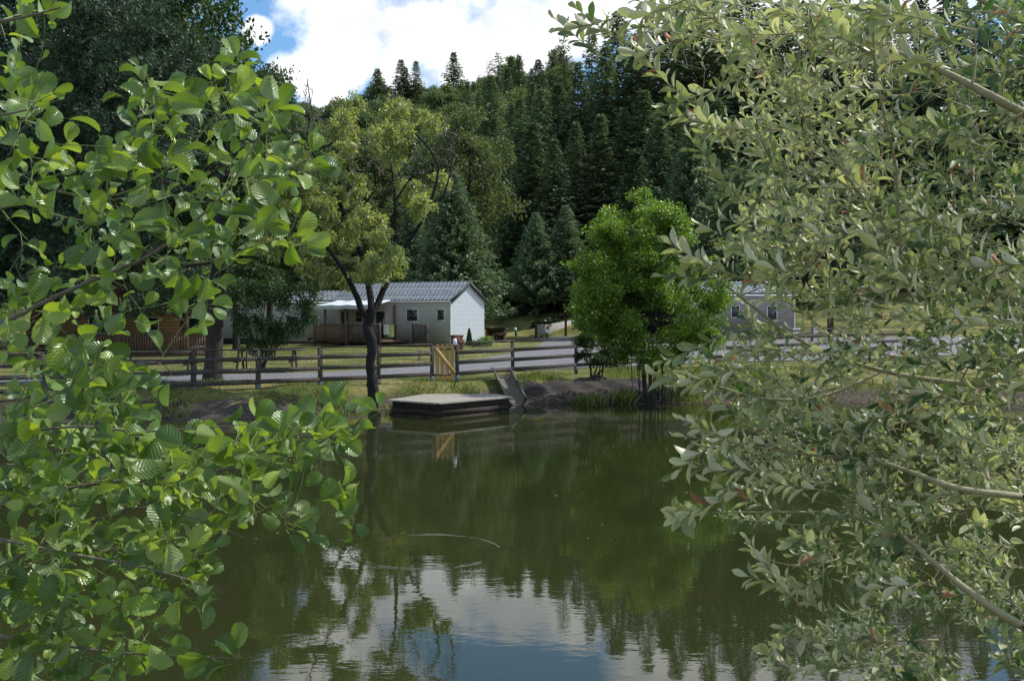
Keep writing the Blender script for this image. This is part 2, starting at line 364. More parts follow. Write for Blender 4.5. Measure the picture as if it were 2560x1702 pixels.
# ---- road
ROAD=np.array([(-30,27.5),(-16,28.8),(-9,30.0),(-4.5,31.6),(-1.5,34.2),(1.5,36.6),(5,39.0),(9,42),(20,48),(45,60),(45,78),(24,74),(16,68.5),(11,71),(9,80),(6,87),(1,91),(-10,93),(-18,93),
               (-18,89),(-8,89),(-1,87),(1.6,83),(2.3,76),(1.6,64),(.4,54),(-1.2,46),(-3.2,38.5),(-6,34.6),(-11,32.2),(-20,31.5),(-30,30.5)],float)
xs=np.arange(-30,45,.5); ys=np.arange(26,114,.5)
V,Fc=sheet(xs,ys,height,.03)
ctr=V[Fc].mean(1)[:,:2]; ctr2=ctr+np.array([[.0,.0]]); keep=inside(ctr2,ROAD); 
g=Geo(); g.add(V,Fc[keep])
# smooth outline: snap boundary verts toward polygon edge
vv=g.v[0]; used=np.unique(Fc[keep]); P=vv[used,:2].copy()
best=np.full(len(P),9.); proj=P.copy()
for i in range(len(ROAD)):
    A,B=ROAD[i],ROAD[(i+1)%len(ROAD)]; AB=B-A; t=np.clip(((P-A)@AB)/(AB@AB),0,1); Q=A+t[:,None]*AB; d=np.linalg.norm(P-Q,axis=1)
    m_=d<best; best[m_]=d[m_]; proj[m_]=Q[m_]
m_=(best<.40)
# only verts on the outline of the kept faces
cnt=np.bincount(Fc[keep].ravel(),minlength=len(vv)); bd=cnt[used]<4; mm=bd
vv[used[mm],:2]=proj[mm]; vv[used[mm],2]=height(proj[mm,0],proj[mm,1])+.03
def asphalt():
    m,nt,b,o=nmat('asphalt'); g=N(nt,'NewGeometry'); n=N(nt,'TexNoise',i_Scale=1.2,i_Detail=8,i_Roughness=.7); nt.links.new(g.outputs[0],n.inputs[0])
    r=ramp(nt,[(.3,(.115,.115,.125)),(.7,(.185,.18,.185))]); nt.links.new(n.outputs[0],r.inputs[0]); nt.links.new(r.outputs[0],b.inputs['Base Color'])
    b.inputs['Roughness'].default_value=.85; n2=N(nt,'TexNoise',i_Scale=60,i_Detail=3); nt.links.new(g.outputs[0],n2.inputs[0])
    bp=N(nt,'Bump',i_Strength=.4,i_Distance=.01); nt.links.new(n2.outputs[0],bp.inputs['Height']); nt.links.new(bp.outputs[0],b.inputs['Normal']); return m
tag(link('road',g.mesh('road',asphalt(),smooth=True)),kind='structure')

# ------------------------------------------------------------------ plants: leaf templates
def strip_leaf(prof,cols,fold=.1,curl=.08,pet=0.0,ser=0.0):
    """leaf along +Y (0..1); prof: list of (y, halfwidth)"""
    V=[];U=[];Fc=[]; k=2*cols+1
    for i,(y,wd) in enumerate(prof):
        for j in range(-cols,cols+1):
            s=j/cols; ww=wd*(1+ser*(1 if i%2 else -1)*(abs(s)==1))
            V.append((s*ww, y+ser*.3*abs(s)*(i%2), fold*abs(s)*wd*2-curl*4*(y-.5)**2+ .0)); U.append((s*wd,y))
    for i in range(len(prof)-1):
        for j in range(k-1): a=i*k+j; Fc.append((a,a+1,a+k+1,a+k))
    if pet:
        b=len(V); V+=[(-.012,-pet,-curl-.03),(.012,-pet,-curl-.03),(.012,0.02,-curl),(-.012,0.02,-curl)]; U+=[(0,0)]*4; Fc.append((b,b+1,b+2,b+3))
    return np.array(V),np.array(Fc),np.array(U)
al_prof=[(0,.02),(.07,.15),(.14,.23),(.22,.30),(.30,.35),(.38,.39),(.46,.42),(.54,.44),(.62,.445),(.70,.44),(.78,.41),(.85,.36),(.91,.29),(.96,.19),(.975,.05)]
al_prof=[(y,w_*.78) for y,w_ in al_prof]
ALDER=strip_leaf(al_prof,3,.25,.12,pet=.28,ser=.045)
ALDER2=strip_leaf(al_prof,3,.42,.16,pet=.25,ser=.045)
ALDER3=strip_leaf(al_prof,3,-.12,-.10,pet=.28,ser=.045)
WIL=strip_leaf([(0,.015),(.15,.09),(.35,.17),(.55,.21),(.72,.205),(.87,.135),(1,.01)],1,.28,.025,pet=.08)
WIL2=strip_leaf([(0,.015),(.15,.09),(.35,.155),(.55,.185),(.72,.17),(.87,.11),(1,.01)],1,.38,.05,pet=.08)
DIA=(np.array([(0,0,0),(.33,.45,.06),(0,1,-.05),(-.33,.45,.06)]),np.array([(0,1,2,3)]))
NAR=(np.array([(0,0,0),(.16,.45,.04),(0,1,-.06),(-.16,.45,.04)]),np.array([(0,1,2,3)]))

def scatter_leaves(g,tpl,P,D,Nn,size,mi=0,r=None):
    M_=frames(D,Nn)*np.asarray(size)[:,None,None]
    g.inst(tpl[0],tpl[1],M_,P,mi,r,tpl[2] if len(tpl)>2 else None)

def attach(paths,targets,sag=.0,nseg=4,wig=.12):
    """join each target to the nearest point of the growing skeleton"""
    nodes=[np.asarray(p[0],float) for p in paths]; rads=[np.asarray(p[1],float) for p in paths]
    Nd=np.concatenate(nodes); Rd=np.concatenate([np.broadcast_to(r,(len(n),)) for r,n in zip(rads,nodes)])
    out=[]; order=np.argsort([np.min(np.linalg.norm(Nd-t,axis=1)) for t in targets])
    for i in order:
        t=targets[i]; dd=np.linalg.norm(Nd-t,axis=1); j=int(np.argmin(dd)); p=Nd[j]; L=dd[j]
        if L<1e-3: continue
        m=(p+t)/2+rng.normal(size=3)*L*wig+np.array([0,0,-sag*L])
        s=np.linspace(0,1,nseg)[:,None]; pts=(1-s)**2*p+2*s*(1-s)*m+s*s*t
        r0=min(Rd[j]*.7,.012*L+.35*Rd[j]); rr=np.linspace(r0,r0*.35,nseg)
        out.append((pts,rr)); Nd=np.concatenate([Nd,pts[1:]]); Rd=np.concatenate([Rd,rr[1:]])
    return out

# ---- conifers
def spruce_meshes(name,H,Rr,dens,fm,bm,seed,droop=.35,bare=.06,spray=.5,irr=.25,gap=0.0):
    global rng; keep=rng; rng=np.random.default_rng(seed)
    gt=Geo(); gt.tube([[0,0,-.3],[0,0,H*.5],[.02,0,H*.98]],[H*.010,H*.005,.008],7)
    P=[];D=[];Sz=[];
    z=H*bare
    while z<H*.985:
        tt=z/H; nb=5+int(rng.integers(0,3)); ph=rng.random()*6.28
        for b in range(nb):
            if rng.random()<gap: continue
            L=Rr*((1-tt)**.95)*rng.uniform(1-irr,1+irr*.6)+.10; a=ph+b*6.283/nb+rng.normal()*.25
            o=np.array([math.cos(a),math.sin(a),0]); rise=.35-droop*2*(1-tt)
            n=max(2,int(L/(.34/dens)))
            s=(np.arange(n)+rng.random(n)*.8+.35)/n*L
            c=o[None]*s[:,None]; c[:,2]=z+rise*s-.06*s*s/max(L,.5)+.10*(s/L)**3*L
            if L>1.0: gt.tube(np.array([[0,0,z],c[n//2],c[-1]]),[.03,.02,.006],3)
            for q in range(5):
                P.append(c+rng.normal(size=(n,3))*.08); side=rng.uniform(-1.15,1.15,n)
                dx=np.cos(a+side); dy=np.sin(a+side)
                D.append(np.stack([dx,dy,rng.uniform(-.75,.12,n)-.1*droop],1)); Sz.append(rng.uniform(.6,1.15,n)*spray*1.25*(.40+.60*(1-tt)))
        z+=rng.uniform(.28,.5)*(.55+.6*(1-tt))*(.85/dens)*max(.6,H/22)
    P=np.concatenate(P);D=np.concatenate(D);Sz=np.concatenate(Sz)
    gc=Geo(); nn=rnd_dir(len(P))*.9+np.array([0,0,.7]); scatter_leaves(gc,(NAR[0]*np.array([1.35,1,1]),NAR[1]),P,D,nn,Sz)
    me=(gt.mesh(name+'_trunk',bm,smooth=True),gc.mesh(name+'_crown',fm)); rng=keep; return me
def pine_meshes(name,H,Rr,ntuft,fm,bm,seed,low=.15,needle=.32,shape=.6,npt=8,spread=.26):
    global rng; keep=rng; rng=np.random.default_rng(seed)
    gt=Geo(); tr=np.array([[0,0,-.3],[.05,.03,H*.35],[-.04,.06,H*.7],[0,0,H*.97]]); gt.tube(tr,[H*.018,H*.013,H*.008,.02],8,jit=.08)
    T=[]; z=H*low
    while z<H*.96:
        tt=(z-H*low)/(H*(1-low)); nb=5; ph=rng.random()*6.28
        for b in range(nb):
            L=Rr*(math.sin(math.pi*min(1,(1-tt)**shape*.62+.04)))*rng.uniform(.6,1.1)+.25; a=ph+b*6.283/nb+rng.normal()*.3
            o=np.array([math.cos(a),math.sin(a),0]); s=np.linspace(.15,1,6)*L; c=o*s[:,None]; c[:,2]=z+.22*s+.10*s*s/Rr
            gt.tube(np.vstack([[0,0,z],c]),np.linspace(.012*L+.012,.006,7),4)
            T.append((c,o,L))
        z+=rng.uniform(.35,.55)*max(.6,H/16)
    tot=sum(t[2] for t in T); P=[];D=[]
    for c,o,L in T:
        n=max(3,int(ntuft*L/tot)); k=rng.random(n)**.6*5; i=np.minimum(k.astype(int),4); fr=k-i
        p=c[i]*(1-fr[:,None])+c[i+1]*fr[:,None]; sp=rng.normal(size=(n,3))*np.array([1,1,.32])*spread*(.5+.5*L/Rr)*1.3
        P.append(p+sp); D.append(o[None]*.6+sp*1.5+np.array([0,0,.55])+rng.normal(size=(n,3))*.25)
    P=np.concatenate(P);D=np.concatenate(D);n=len(P)
    gc=Geo(); D=D/np.linalg.norm(D,axis=1)[:,None]; rr=rng.random(n)
    for q in range(npt):
        d2=D+rng.normal(size=(n,3))*.8; scatter_leaves(gc,(NAR[0]*np.array([.55,1,1]),NAR[1]),P,d2,rnd_dir(n),rng.uniform(.7,1.1,n)*needle,r=np.clip(rr+rng.normal(size=n)*.1,0,1))
    me=(gt.mesh(name+'_trunk',bm,smooth=True),gc.mesh(name+'_crown',fm)); rng=keep; return me
def broad_meshes(name,H,Rr,nleaf,lsize,fm,bm,seed,low=.28,nblob=22,trunk=None,tp=DIA,merge=False):
    global rng; keep=rng; rng=np.random.default_rng(seed)
    tr=np.array([[0,0,-.3],[.1,.05,H*.2],[-.1,.1,H*.45],[.1,-.1,H*.75],[0,0,H*.9]])
    tw=trunk or H*.016; paths=[(tr,np.array([tw*1.3,tw,tw*.75,tw*.4,.02]))]
    C=[];RB=[]
    for i in range(nblob):
        tt=rng.random(); z=H*(low+(1-low)*(.08+.84*tt)); rad=Rr*math.sqrt(max(.05,1-((tt-.42)/.62)**2))*rng.uniform(.35,.9); a=i*2.4+rng.normal()*.4
        C.append([rad*math.cos(a),rad*math.sin(a),z]); RB.append(Rr*rng.uniform(.24,.40))
    C.append([0,0,H*.93]);RB.append(Rr*.3)
    C=np.array(C);RB=np.array(RB)
    tg=[]
    for c,r_ in zip(C,RB):
        for q in range(5): tg.append(c+rnd_dir(1)[0]*r_*.8)
    br=attach(paths,list(C)+tg,sag=-.1); 
    gt=Geo()
    for p,r_ in paths: gt.tube(p,r_,8,jit=.07)
    for p,r_ in br: gt.tube(p,np.maximum(r_,.008),4)
    # leaves on shells around sub-clumps
    P=[];D=[];
    per=nleaf//len(C)
    for c,r_ in zip(C,RB):
        sub=c+rnd_dir(9)*r_*.75*np.array([1,1,.8]); k=rng.integers(0,9,per)
        off=rnd_dir(per)*(rng.random(per)[:,None]**.45)*r_*.62*np.array([1,1,.7])
        P.append(sub[k]+off); D.append(off+rng.normal(size=(per,3))*.5*r_+np.array([0,0,-.1]))
    P=np.concatenate(P);D=np.concatenate(D);n=len(P)
    gc=Geo(); scatter_leaves(gc,tp,P,D,rnd_dir(n)+np.array([0,0,.8]),rng.uniform(.6,1.3,n)*lsize,mi=1 if merge else 0)
    if merge:
        g2=Geo(); 
        for a in (gt,gc):
            for v_,f_,m_,r_,u_ in zip(a.v,a.f,a.mi,a.r,a.uv): pass
        off=gt.n; gt.v+=gc.v; gt.f+=[f_+off for f_ in gc.f]; gt.mi+=gc.mi; gt.r+=gc.r; gt.uv+=gc.uv; gt.n+=gc.n
        me=gt.mesh(name,[bm,fm]); rng=keep; return me
    me=(gt.mesh(name+'_trunk',bm,smooth=True),gc.mesh(name+'_crown',fm)); rng=keep; return me

def plant(kind,me,x,y,sc,rz,label,cat,group=None,z=None,sxy=None):
    o=empty(kind,(x,y,gz(x,y)-.05 if z is None else z),label,cat,group,rz)
    o.scale=(sxy or sc,sxy or sc,sc)
    link('trunk',me[0],o); link('crown',me[1],o); return o
def plant_px(kind,me,Hm,u,vtop,d,label,cat,group=None,wid=1.0,rz=None):
    p=at(u,vtop,d); x,y=p[0],p[1]; z0=gz(x,y)-.05; sc=(p[2]-z0)/Hm
    return plant(kind,me,x,y,sc,random.random()*6.28 if rz is None else rz,label,cat,group,z0,sxy=sc*wid)

# materials of foliage
L_spr=leafmat('spruce_needles',[(.055,.086,.048),(.105,.15,.075),(.18,.22,.11)],trans=.26,tcol=(1.2,1.4,.7),rough=.6,spec=.25,objvar=.25)
L_spr2=leafmat('light_spruce_needles',[(.03,.06,.022),(.05,.09,.032),(.08,.12,.04)],trans=.15,tcol=(1.2,1.4,.7),rough=.6,spec=.25,objvar=.2)
L_pine=leafmat('pine_needles',[(.06,.11,.055),(.11,.165,.08),(.18,.235,.115)],trans=.26,tcol=(1.2,1.4,.7),rough=.5,spec=.35,objvar=.15)
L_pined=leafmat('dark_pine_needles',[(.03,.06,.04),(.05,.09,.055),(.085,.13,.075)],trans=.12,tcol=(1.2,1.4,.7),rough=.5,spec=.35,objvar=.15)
L_hill=leafmat('hill_leaves',[(.07,.095,.048),(.11,.14,.065),(.16,.19,.09)],trans=.28,rough=.6,spec=.3,objvar=.25)
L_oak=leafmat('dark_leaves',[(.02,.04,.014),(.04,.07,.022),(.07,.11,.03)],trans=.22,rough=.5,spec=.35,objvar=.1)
L_yel=leafmat('golden_willow_leaves',[(.18,.25,.09),(.32,.38,.14),(.48,.53,.22)],trans=.48,tcol=(1.35,1.3,.45),rough=.4,spec=.5,objvar=0,back=(.22,.25,.16))
L_bush=leafmat('fresh_bush_leaves',[(.07,.13,.020),(.135,.22,.033),(.23,.33,.05)],trans=.36,tcol=(1.5,1.7,.5),rough=.42,spec=.4,objvar=0)
L_fern=leafmat('bracken',[(.09,.15,.06),(.15,.22,.09),(.22,.29,.13)],trans=.25,rough=.6,objvar=0)
L_alder=leafmat('alder_leaf',[(.07,.14,.04),(.12,.21,.06),(.19,.30,.07),(.30,.41,.08)],back=(.27,.36,.16),trans=.36,tcol=(1.7,1.6,.35),rough=.33,spec=.5,veins=True,objvar=0)
L_willow=leafmat('sallow_leaf',[(.05,.11,.04),(.20,.255,.11),(.43,.46,.26),(.68,.67,.44)],back=(.64,.62,.43),trans=.33,tcol=(1.2,1.25,.6),rough=.42,spec=.5,objvar=0)
L_redleaf=leafmat('dry_leaf',[(.30,.15,.09),(.42,.24,.16),(.38,.26,.15)],trans=.2,tcol=(1.2,.9,.6),rough=.7,objvar=0)
L_grass=leafmat('grass_blades',[(.05,.10,.02),(.12,.15,.04),(.26,.24,.10)],trans=.3,rough=.6,objvar=0)

# ------------------------------------------------------------------ prototypes
SPR=[spruce_meshes('spruce',24,4.6,1.0,L_spr,M['bark_red'],s,droop=.42,spray=.62,gap=.12,irr=.4) for s in (1,2,3)]
SPN=spruce_meshes('narrow_spruce',24,3.1,1.0,L_spr,M['bark_red'],5,droop=.45,spray=.55,gap=.15,irr=.45)
SPT=spruce_meshes('thin_spruce',24,4.2,.75,L_spr,M['bark_red'],6,droop=.15,spray=.5,gap=.45,irr=.5)
SPL=spruce_meshes('young_spruce',11,2.3,1.5,L_spr2,M['bark_red'],8,droop=.28,spray=.36,irr=.3,gap=.1,bare=.05)
PIN=[pine_meshes('pine',10,2.7,4200,L_pine,M['bark_red'],s,shape=.75) for s in (11,12)]
PINH=pine_meshes('high_pine',10,2.4,3600,L_pine,M['bark_red'],13,low=.28,shape=.8)
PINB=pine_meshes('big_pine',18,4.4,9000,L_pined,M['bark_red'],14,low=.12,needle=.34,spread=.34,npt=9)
OAK=[broad_meshes('oak',17,5.0,26000,.21,L_oak,M['bark'],s,nblob=34,low=.16) for s in (21,22)]
HIL=[broad_meshes('hill_tree',14,4.6,9000,.42,L_hill,M['bark'],s,nblob=26,low=.08,merge=True) for s in (31,32,33)]
SPB=spruce_meshes('broad_pine',12,4.4,2.2,L_pine,M['bark_red'],9,droop=.12,spray=.30,irr=.35,gap=.15,bare=.12)
SPH=spruce_meshes('high_pine',12,3.9,2.2,L_pine,M['bark_red'],19,droop=.02,spray=.30,irr=.4,gap=.2,bare=.28)
MID=broad_meshes('mid_tree',9,2.6,16000,.16,L_hill,M['bark'],35,nblob=24,low=.12)

# ---- far broadleaf wood on the hillside: individuals sharing meshes
def hill_tree(x,y,s,rz,label,group):
    o=link('leafy_tree',random.choice(HIL)); o.location=(x,y,gz(x,y)-.3); o.scale=(s,s,s*random.uniform(.9,1.15)); o.rotation_euler=(0,0,rz)
    tag(o,label,'tree',group); return o
HG='leafy trees covering the far hillside'
n_h=0
for y in np.arange(122,285,10.5):
    x0=at(640,400,y)[0]; x1=at(1420,400,y)[0]
    for x in np.arange(x0,x1,6.6):
        xx=x+random.uniform(-2.2,2.2); yy=y+random.uniform(-3.5,3.5)
        s=random.uniform(.72,1.08)*(.85 if y<150 else 1)
        hill_tree(xx,yy,s,random.random()*6.28,'round-crowned leafy tree among the wood covering the far hillside',HG); n_h+=1
# skyline conifers
for u,v,d,me,wd,lab in [
    (944,170,262,SPR[0],1.1,'small dark pointed conifer on the skyline, furthest left of the hilltop conifers'),
    (1002,146,264,SPR[1],.9,'pointed conifer on the hilltop, left one of two close together'),
    (1014,165,266,SPN,1.0,'thin conifer leaning on a taller neighbour on the hilltop'),
    (1040,150,264,SPN,1.0,'slim conifer tip on the hilltop, right one of the close group'),
    (1134,129,258,SPR[2],1.0,'broad triangular conifer standing out alone on the skyline'),
    (1224,150,240,SPT,1.2,'ragged conifer on the skyline left of the flat-topped one'),
    (1247,131,238,SPT,1.4,'airy flat-topped conifer on the skyline right of the lone triangle'),
    (1279,138,225,SPN,1.0,'needle-thin conifer spire on the skyline, left of a twin spire'),
    (1298,134,224,SPN,.9,'needle-thin conifer spire on the skyline, right of a twin spire'),
    (1346,146,180,SPR[0],.9,'dark conifer tip left of the tall airy spruce'),
    (1410,92,124,SPT,1.15,'tall airy see-through spruce rising into the white cloud')]:
    plant_px('conifer',me,24,u,v,d,lab,'tree','conifers along the hilltop skyline' if v>100 else None,wid=wd*(1.8 if v>100 else 1.2))
for k in range(34):
    u=random.uniform(1130,1440); d=random.uniform(150,245); v=random.uniform(165,215)+ (30 if u<1200 else 0)+random.uniform(0,120)*(d<190)
    plant_px('spruce',SPR[k%3] if k%5 else SPN,24,u,v,d,'dark spruce on the upper slope between the round leafy trees and the tall spruce wall','tree','dark spruces on the upper slope',wid=random.uniform(1.1,1.8))
# tall dark spruce wall on the right
G1='tall dark spruces massed on the right'
front=[(1300,235,116),(1350,215,112),(1395,205,118),(1445,150,114),(1480,62,126),(1515,110,116),(1545,22,124),(1590,75,114),(1625,-10,122),(1670,40,114),(1700,-40,122),(1745,30,112),(1780,-60,120),(1830,10,112),
       (1870,-60,120),(1920,10,112),(1970,-60,118),(2030,0,112),(2090,-50,118),(2150,0,112),(2220,-60,118),(2300,-30,114),(2380,-50,118),(2470,-30,114),(2560,-50,118),
       (1330,300,104),(1385,345,100),(1440,300,103),(1500,280,102),(1560,265,104),(1610,220,104),(1650,290,99),(1270,330,128),(1235,290,132),(1700,230,102),(1790,240,100),(1900,230,100),(2000,240,100),(2120,230,100),(2260,230,100),(2400,230,100)]
for i,(u,v,d) in enumerate(front):
    me=SPR[i%3] if i%4 else SPN
    lab='tall dark spruce in the dense spruce stand, its pointed top against the sky' if v<120 and u<1700 else ('lower dark spruce standing in front of the tall spruce stand' if d<=105 else 'dark spruce crown within the dense spruce stand on the right')
    plant_px('spruce',me,24,u,v,d,lab,'tree',G1+(' with sky behind' if v<120 and u<1700 else (' front row' if d<=105 else ' inner rows')),wid=random.uniform(1.25,1.9))
# individual trees between the spruces and the homes
plant_px('pine_tree',SPB,12,1135,425,76,'wide light-green pine with layered boughs behind the white mobile home','tree',wid=1.0)
plant_px('pine_tree',SPB,12,1030,520,82,'pine half hidden behind the golden willow and the mobile home roof','tree',wid=1.0)
plant_px('leafy_tree',MID,9,1172,262,96,'upright yellow-green leafy tree right of the golden willow top','tree',wid=.75)
plant_px('leafy_tree',MID,9,1100,330,100,'dull green leafy tree just behind the right side of the golden willow','tree',wid=.8)
plant_px('pine_tree',SPH,12,1340,530,85,'dark young pine with bare lower trunk at the foot of the grassy slope','tree',wid=1.1)
plant_px('pine_tree',SPH,12,1415,512,86,'bushy pine beside the retaining wall, left of the bright green bush','tree',wid=1.1)
plant_px('spruce',SPL,11,1588,368,80,'young spruce with tiered light boughs above the bright green bush','tree',wid=1.35)
plant_px('pine_tree',SPB,12,1730,275,86,'broad grey-green pine between the bright bush and the sallow','tree',wid=.75)
plant_px('pine_tree',PIN[0],10,1880,410,80,'pine seen through the sallow twigs','tree',wid=1.1)
plant_px('pine_tree',PIN[0],10,2080,420,80,'pine mostly hidden behind the sallow','tree',wid=1.2)
plant_px('leafy_tree',MID,9,1225,590,118,'small leafy tree at the wood edge above the bracken','tree',wid=1.2)
plant_px('leafy_tree',MID,9,860,640,80,'yellowish bushy tree peeping over the mobile home roof behind the willow limbs','tree',wid=1.3)
plant_px('leafy_tree',MID,9,700,500,82,'leafy tree in shade behind the middle mobile home','tree',wid=1.2)
# left mass
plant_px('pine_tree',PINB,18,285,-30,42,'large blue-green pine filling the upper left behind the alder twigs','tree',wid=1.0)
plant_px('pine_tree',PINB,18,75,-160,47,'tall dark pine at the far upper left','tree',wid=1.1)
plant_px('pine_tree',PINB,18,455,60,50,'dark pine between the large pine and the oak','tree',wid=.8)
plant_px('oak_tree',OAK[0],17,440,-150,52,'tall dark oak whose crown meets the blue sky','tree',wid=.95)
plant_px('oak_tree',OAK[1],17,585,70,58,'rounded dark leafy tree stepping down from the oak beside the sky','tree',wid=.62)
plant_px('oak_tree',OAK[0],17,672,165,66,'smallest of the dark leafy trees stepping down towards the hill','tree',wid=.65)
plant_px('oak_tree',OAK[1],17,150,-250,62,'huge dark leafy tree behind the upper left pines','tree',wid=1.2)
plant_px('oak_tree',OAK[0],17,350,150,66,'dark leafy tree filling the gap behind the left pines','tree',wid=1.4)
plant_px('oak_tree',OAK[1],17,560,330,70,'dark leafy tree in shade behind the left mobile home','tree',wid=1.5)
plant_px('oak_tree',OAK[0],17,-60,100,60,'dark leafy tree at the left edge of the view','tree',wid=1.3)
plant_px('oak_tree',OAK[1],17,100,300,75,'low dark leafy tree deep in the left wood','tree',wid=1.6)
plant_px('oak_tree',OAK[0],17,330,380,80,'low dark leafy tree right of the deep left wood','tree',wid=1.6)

# ------------------------------------------------------------------ bespoke trees
def fol(blobs,n,size,dirn=None,tpl=DIA,up=.6,drift=(0,0,-.2),flat=.8,subn=10):
    """blobs: (centre, rx, ry, rz) -> positions/dirs for n leaves spread by volume"""
    P=[];D=[];vol=np.array([b[1]*b[2]*b[3] for b in blobs])**.8; vol/=vol.sum()
    for (c,a,b,h),f_ in zip(blobs,vol):
        k=max(10,int(n*f_)); sc=np.array([a,b,h]); sub=rnd_dir(subn)*(rng.random(subn)[:,None]**.4)*.78
        i=rng.integers(0,subn,k); off=rnd_dir(k)*(rng.random(k)[:,None]**.5)*.38
        P.append(c+(sub[i]+off)*sc); D.append(off*sc+rng.normal(size=(k,3))*.12+np.array(drift)*a*.5)
    return np.concatenate(P),np.concatenate(D)
def px_blob(u,v,ru,rv,d,depth=None):
    s=F/d; return (at(u,v,d),ru/s,depth if depth else ru/s*.8,rv/s)

# half-dead golden willow on the far bank
d0=27.9; 
def pl(pts,dd=0.0):
    k=len(pts); return np.array([at(u,v,d0+dd*i/max(1,k-1)) for i,(u,v) in enumerate(pts)])
wt=empty('willow_tree',tuple(at(935,1003,d0)*np.array([1,1,0])+np.array([0,0,.15])),'half-dead golden willow with dark forked trunk leaning over the bank by the jetty','tree')
o0=np.array(wt.location)
trk=pl([(937,1012),(934,985),(929,940),(926,912),(930,878),(929,852),(921,830),(919,812),(926,792),(930,775)]); trr=np.array([20,17,14.5,13.5,14,16.5,14,13,15,14])/F*d0
limbs=[(pl([(922,800),(903,772),(893,744),(872,698),(852,666),(814,613),(770,590),(734,575)],-.9),np.linspace(9,3,8)/F*d0),
 (pl([(928,775),(926,745),(918,698),(905,640),(891,597),(868,548),(837,483),(803,425),(780,375),(768,345),(778,272),(768,200)],.6),np.linspace(9,1,12)/F*d0),
 (pl([(932,780),(943,762),(959,724),(975,690),(990,655),(989,590),(988,521),(986,456),(971,379),(944,352)],.9),np.linspace(10,1.5,10)/F*d0),
 (pl([(984,665),(1006,628),(1051,559),(1075,510),(1090,463),(1097,418),(1075,375),(1048,345),(1017,307)],-.5),np.linspace(6,1.3,9)/F*d0),
 (pl([(1060,545),(1110,490),(1128,425),(1136,368),(1120,330)],.3),np.linspace(3.5,1,5)/F*d0),
 (pl([(868,548),(905,520),(935,480),(960,440)],.3),np.linspace(3,1,4)/F*d0),
 (pl([(780,375),(820,365),(860,340),(870,325)],-.5),np.linspace(3,1,4)/F*d0),
 (pl([(990,500),(1030,440),(1050,395)],-.4),np.linspace(3,1,3)/F*d0)]
def refine(P,r_,it=3,amp=.0):
    P=np.asarray(P,float); r_=np.asarray(r_,float)
    for _ in range(it):
        Pm=(P[1:]+P[:-1])/2+rng.normal(size=(len(P)-1,3))*amp; rm=(r_[1:]+r_[:-1])/2*rng.uniform(.94,1.07,len(P)-1)
        Q=np.empty((2*len(P)-1,3)); Q[::2]=P; Q[1::2]=Pm; rq=np.empty(2*len(P)-1); rq[::2]=r_; rq[1::2]=rm; P,r_=Q,rq; amp*=.5
    return P,r_
P_,r__=refine(trk-o0,trr,2,.012); g=Geo(); g.tube(P_,r__*.84,16,jit=.12)
for c,r_ in ((trk[6],.22),(trk[5],.2)):
    pass
for p,r_ in limbs[:3]: g.tube(p-o0,r_,8,jit=.12)
link('trunk',g.mesh('trunk',M['bark_lichen'],smooth=True),wt)
g=Geo()
for p,r_ in limbs[3:]: g.tube(p-o0,r_,6,jit=.1)
link('limb',g.mesh('limb',M['bark_lichen'],smooth=True),wt)
yb=[px_blob(905,300,95,60,d0+.8),px_blob(985,275,95,48,d0+1),px_blob(1070,340,45,60,d0+.8),px_blob(850,350,70,55,d0+.5),px_blob(960,340,80,50,d0+.8),px_blob(1050,300,45,45,d0+.8),
    px_blob(690,370,45,50,d0-.5),px_blob(650,420,40,60,d0-.3),px_blob(725,430,55,50,d0-.3),px_blob(760,520,75,60,d0-.3),px_blob(850,450,70,50,d0+.4),px_blob(900,520,70,60,d0+.5),
    px_blob(850,590,90,55,d0),px_blob(930,610,60,50,d0+.4),px_blob(1065,480,40,50,d0-.3),px_blob(1060,560,38,50,d0-.2),px_blob(790,630,60,40,d0-.5),px_blob(890,670,60,35,d0),px_blob(660,520,60,70,d0-.6),px_blob(700,600,60,40,d0-.6),px_blob(960,690,40,30,d0),px_blob(905,250,50,30,d0+.9),px_blob(820,400,60,50,d0+.4),px_blob(930,420,60,45,d0+.8),px_blob(780,450,60,50,d0),px_blob(1010,340,60,45,d0+.9),px_blob(800,560,60,60,d0-.2)]
WP=np.array([(700,310),(780,330),(850,262),(930,228),(1040,255),(1095,310),(1100,420),(1110,500),(1080,590),(1010,690),(880,710),(790,690),(640,610),(625,430),(655,345)],float)
lo_=WP.min(0);hi_=WP.max(0); cs=rng.uniform(lo_,hi_,(900,2)); cs=cs[inside(cs,WP)]
hole=((cs[:,0]-1050)/60)**2+((cs[:,1]-400)/60)**2<1; hole|=((cs[:,0]-950)/45)**2+((cs[:,1]-470)/75)**2<1; hole|=((cs[:,0]-1010)/45)**2+((cs[:,1]-560)/50)**2<1; hole|=((cs[:,0]-810)/40)**2+((cs[:,1]-370)/35)**2<1; hole|=((cs[:,0]-1040)/30)**2+((cs[:,1]-640)/50)**2<1; cs=cs[~hole][:110]
yb=[(at(u,v,d0+rng.uniform(-1.3,1.5)),rng.uniform(.22,.46),rng.uniform(.22,.5),rng.uniform(.18,.40)) for u,v in cs]
tg=[b[0]+rnd_dir(1)[0]*np.array(b[1:4])*.7 for b in yb for q in range(3)]
tw=attach(limbs,tg,sag=-.12)
dead=[px_blob(1080,385,65,60,d0),px_blob(1110,340,35,60,d0),px_blob(800,310,70,45,d0),px_blob(930,400,80,45,d0),px_blob(1040,430,60,60,d0),px_blob(860,350,60,40,d0),px_blob(770,240,14,50,d0),px_blob(1130,420,25,70,d0)]
tgd=[b[0]+rnd_dir(1)[0]*np.array(b[1:4])*rng.random()**.4 for b in dead for q in range(60)]
twd=attach(limbs,tgd,sag=-.10,wig=.2)
g=Geo()
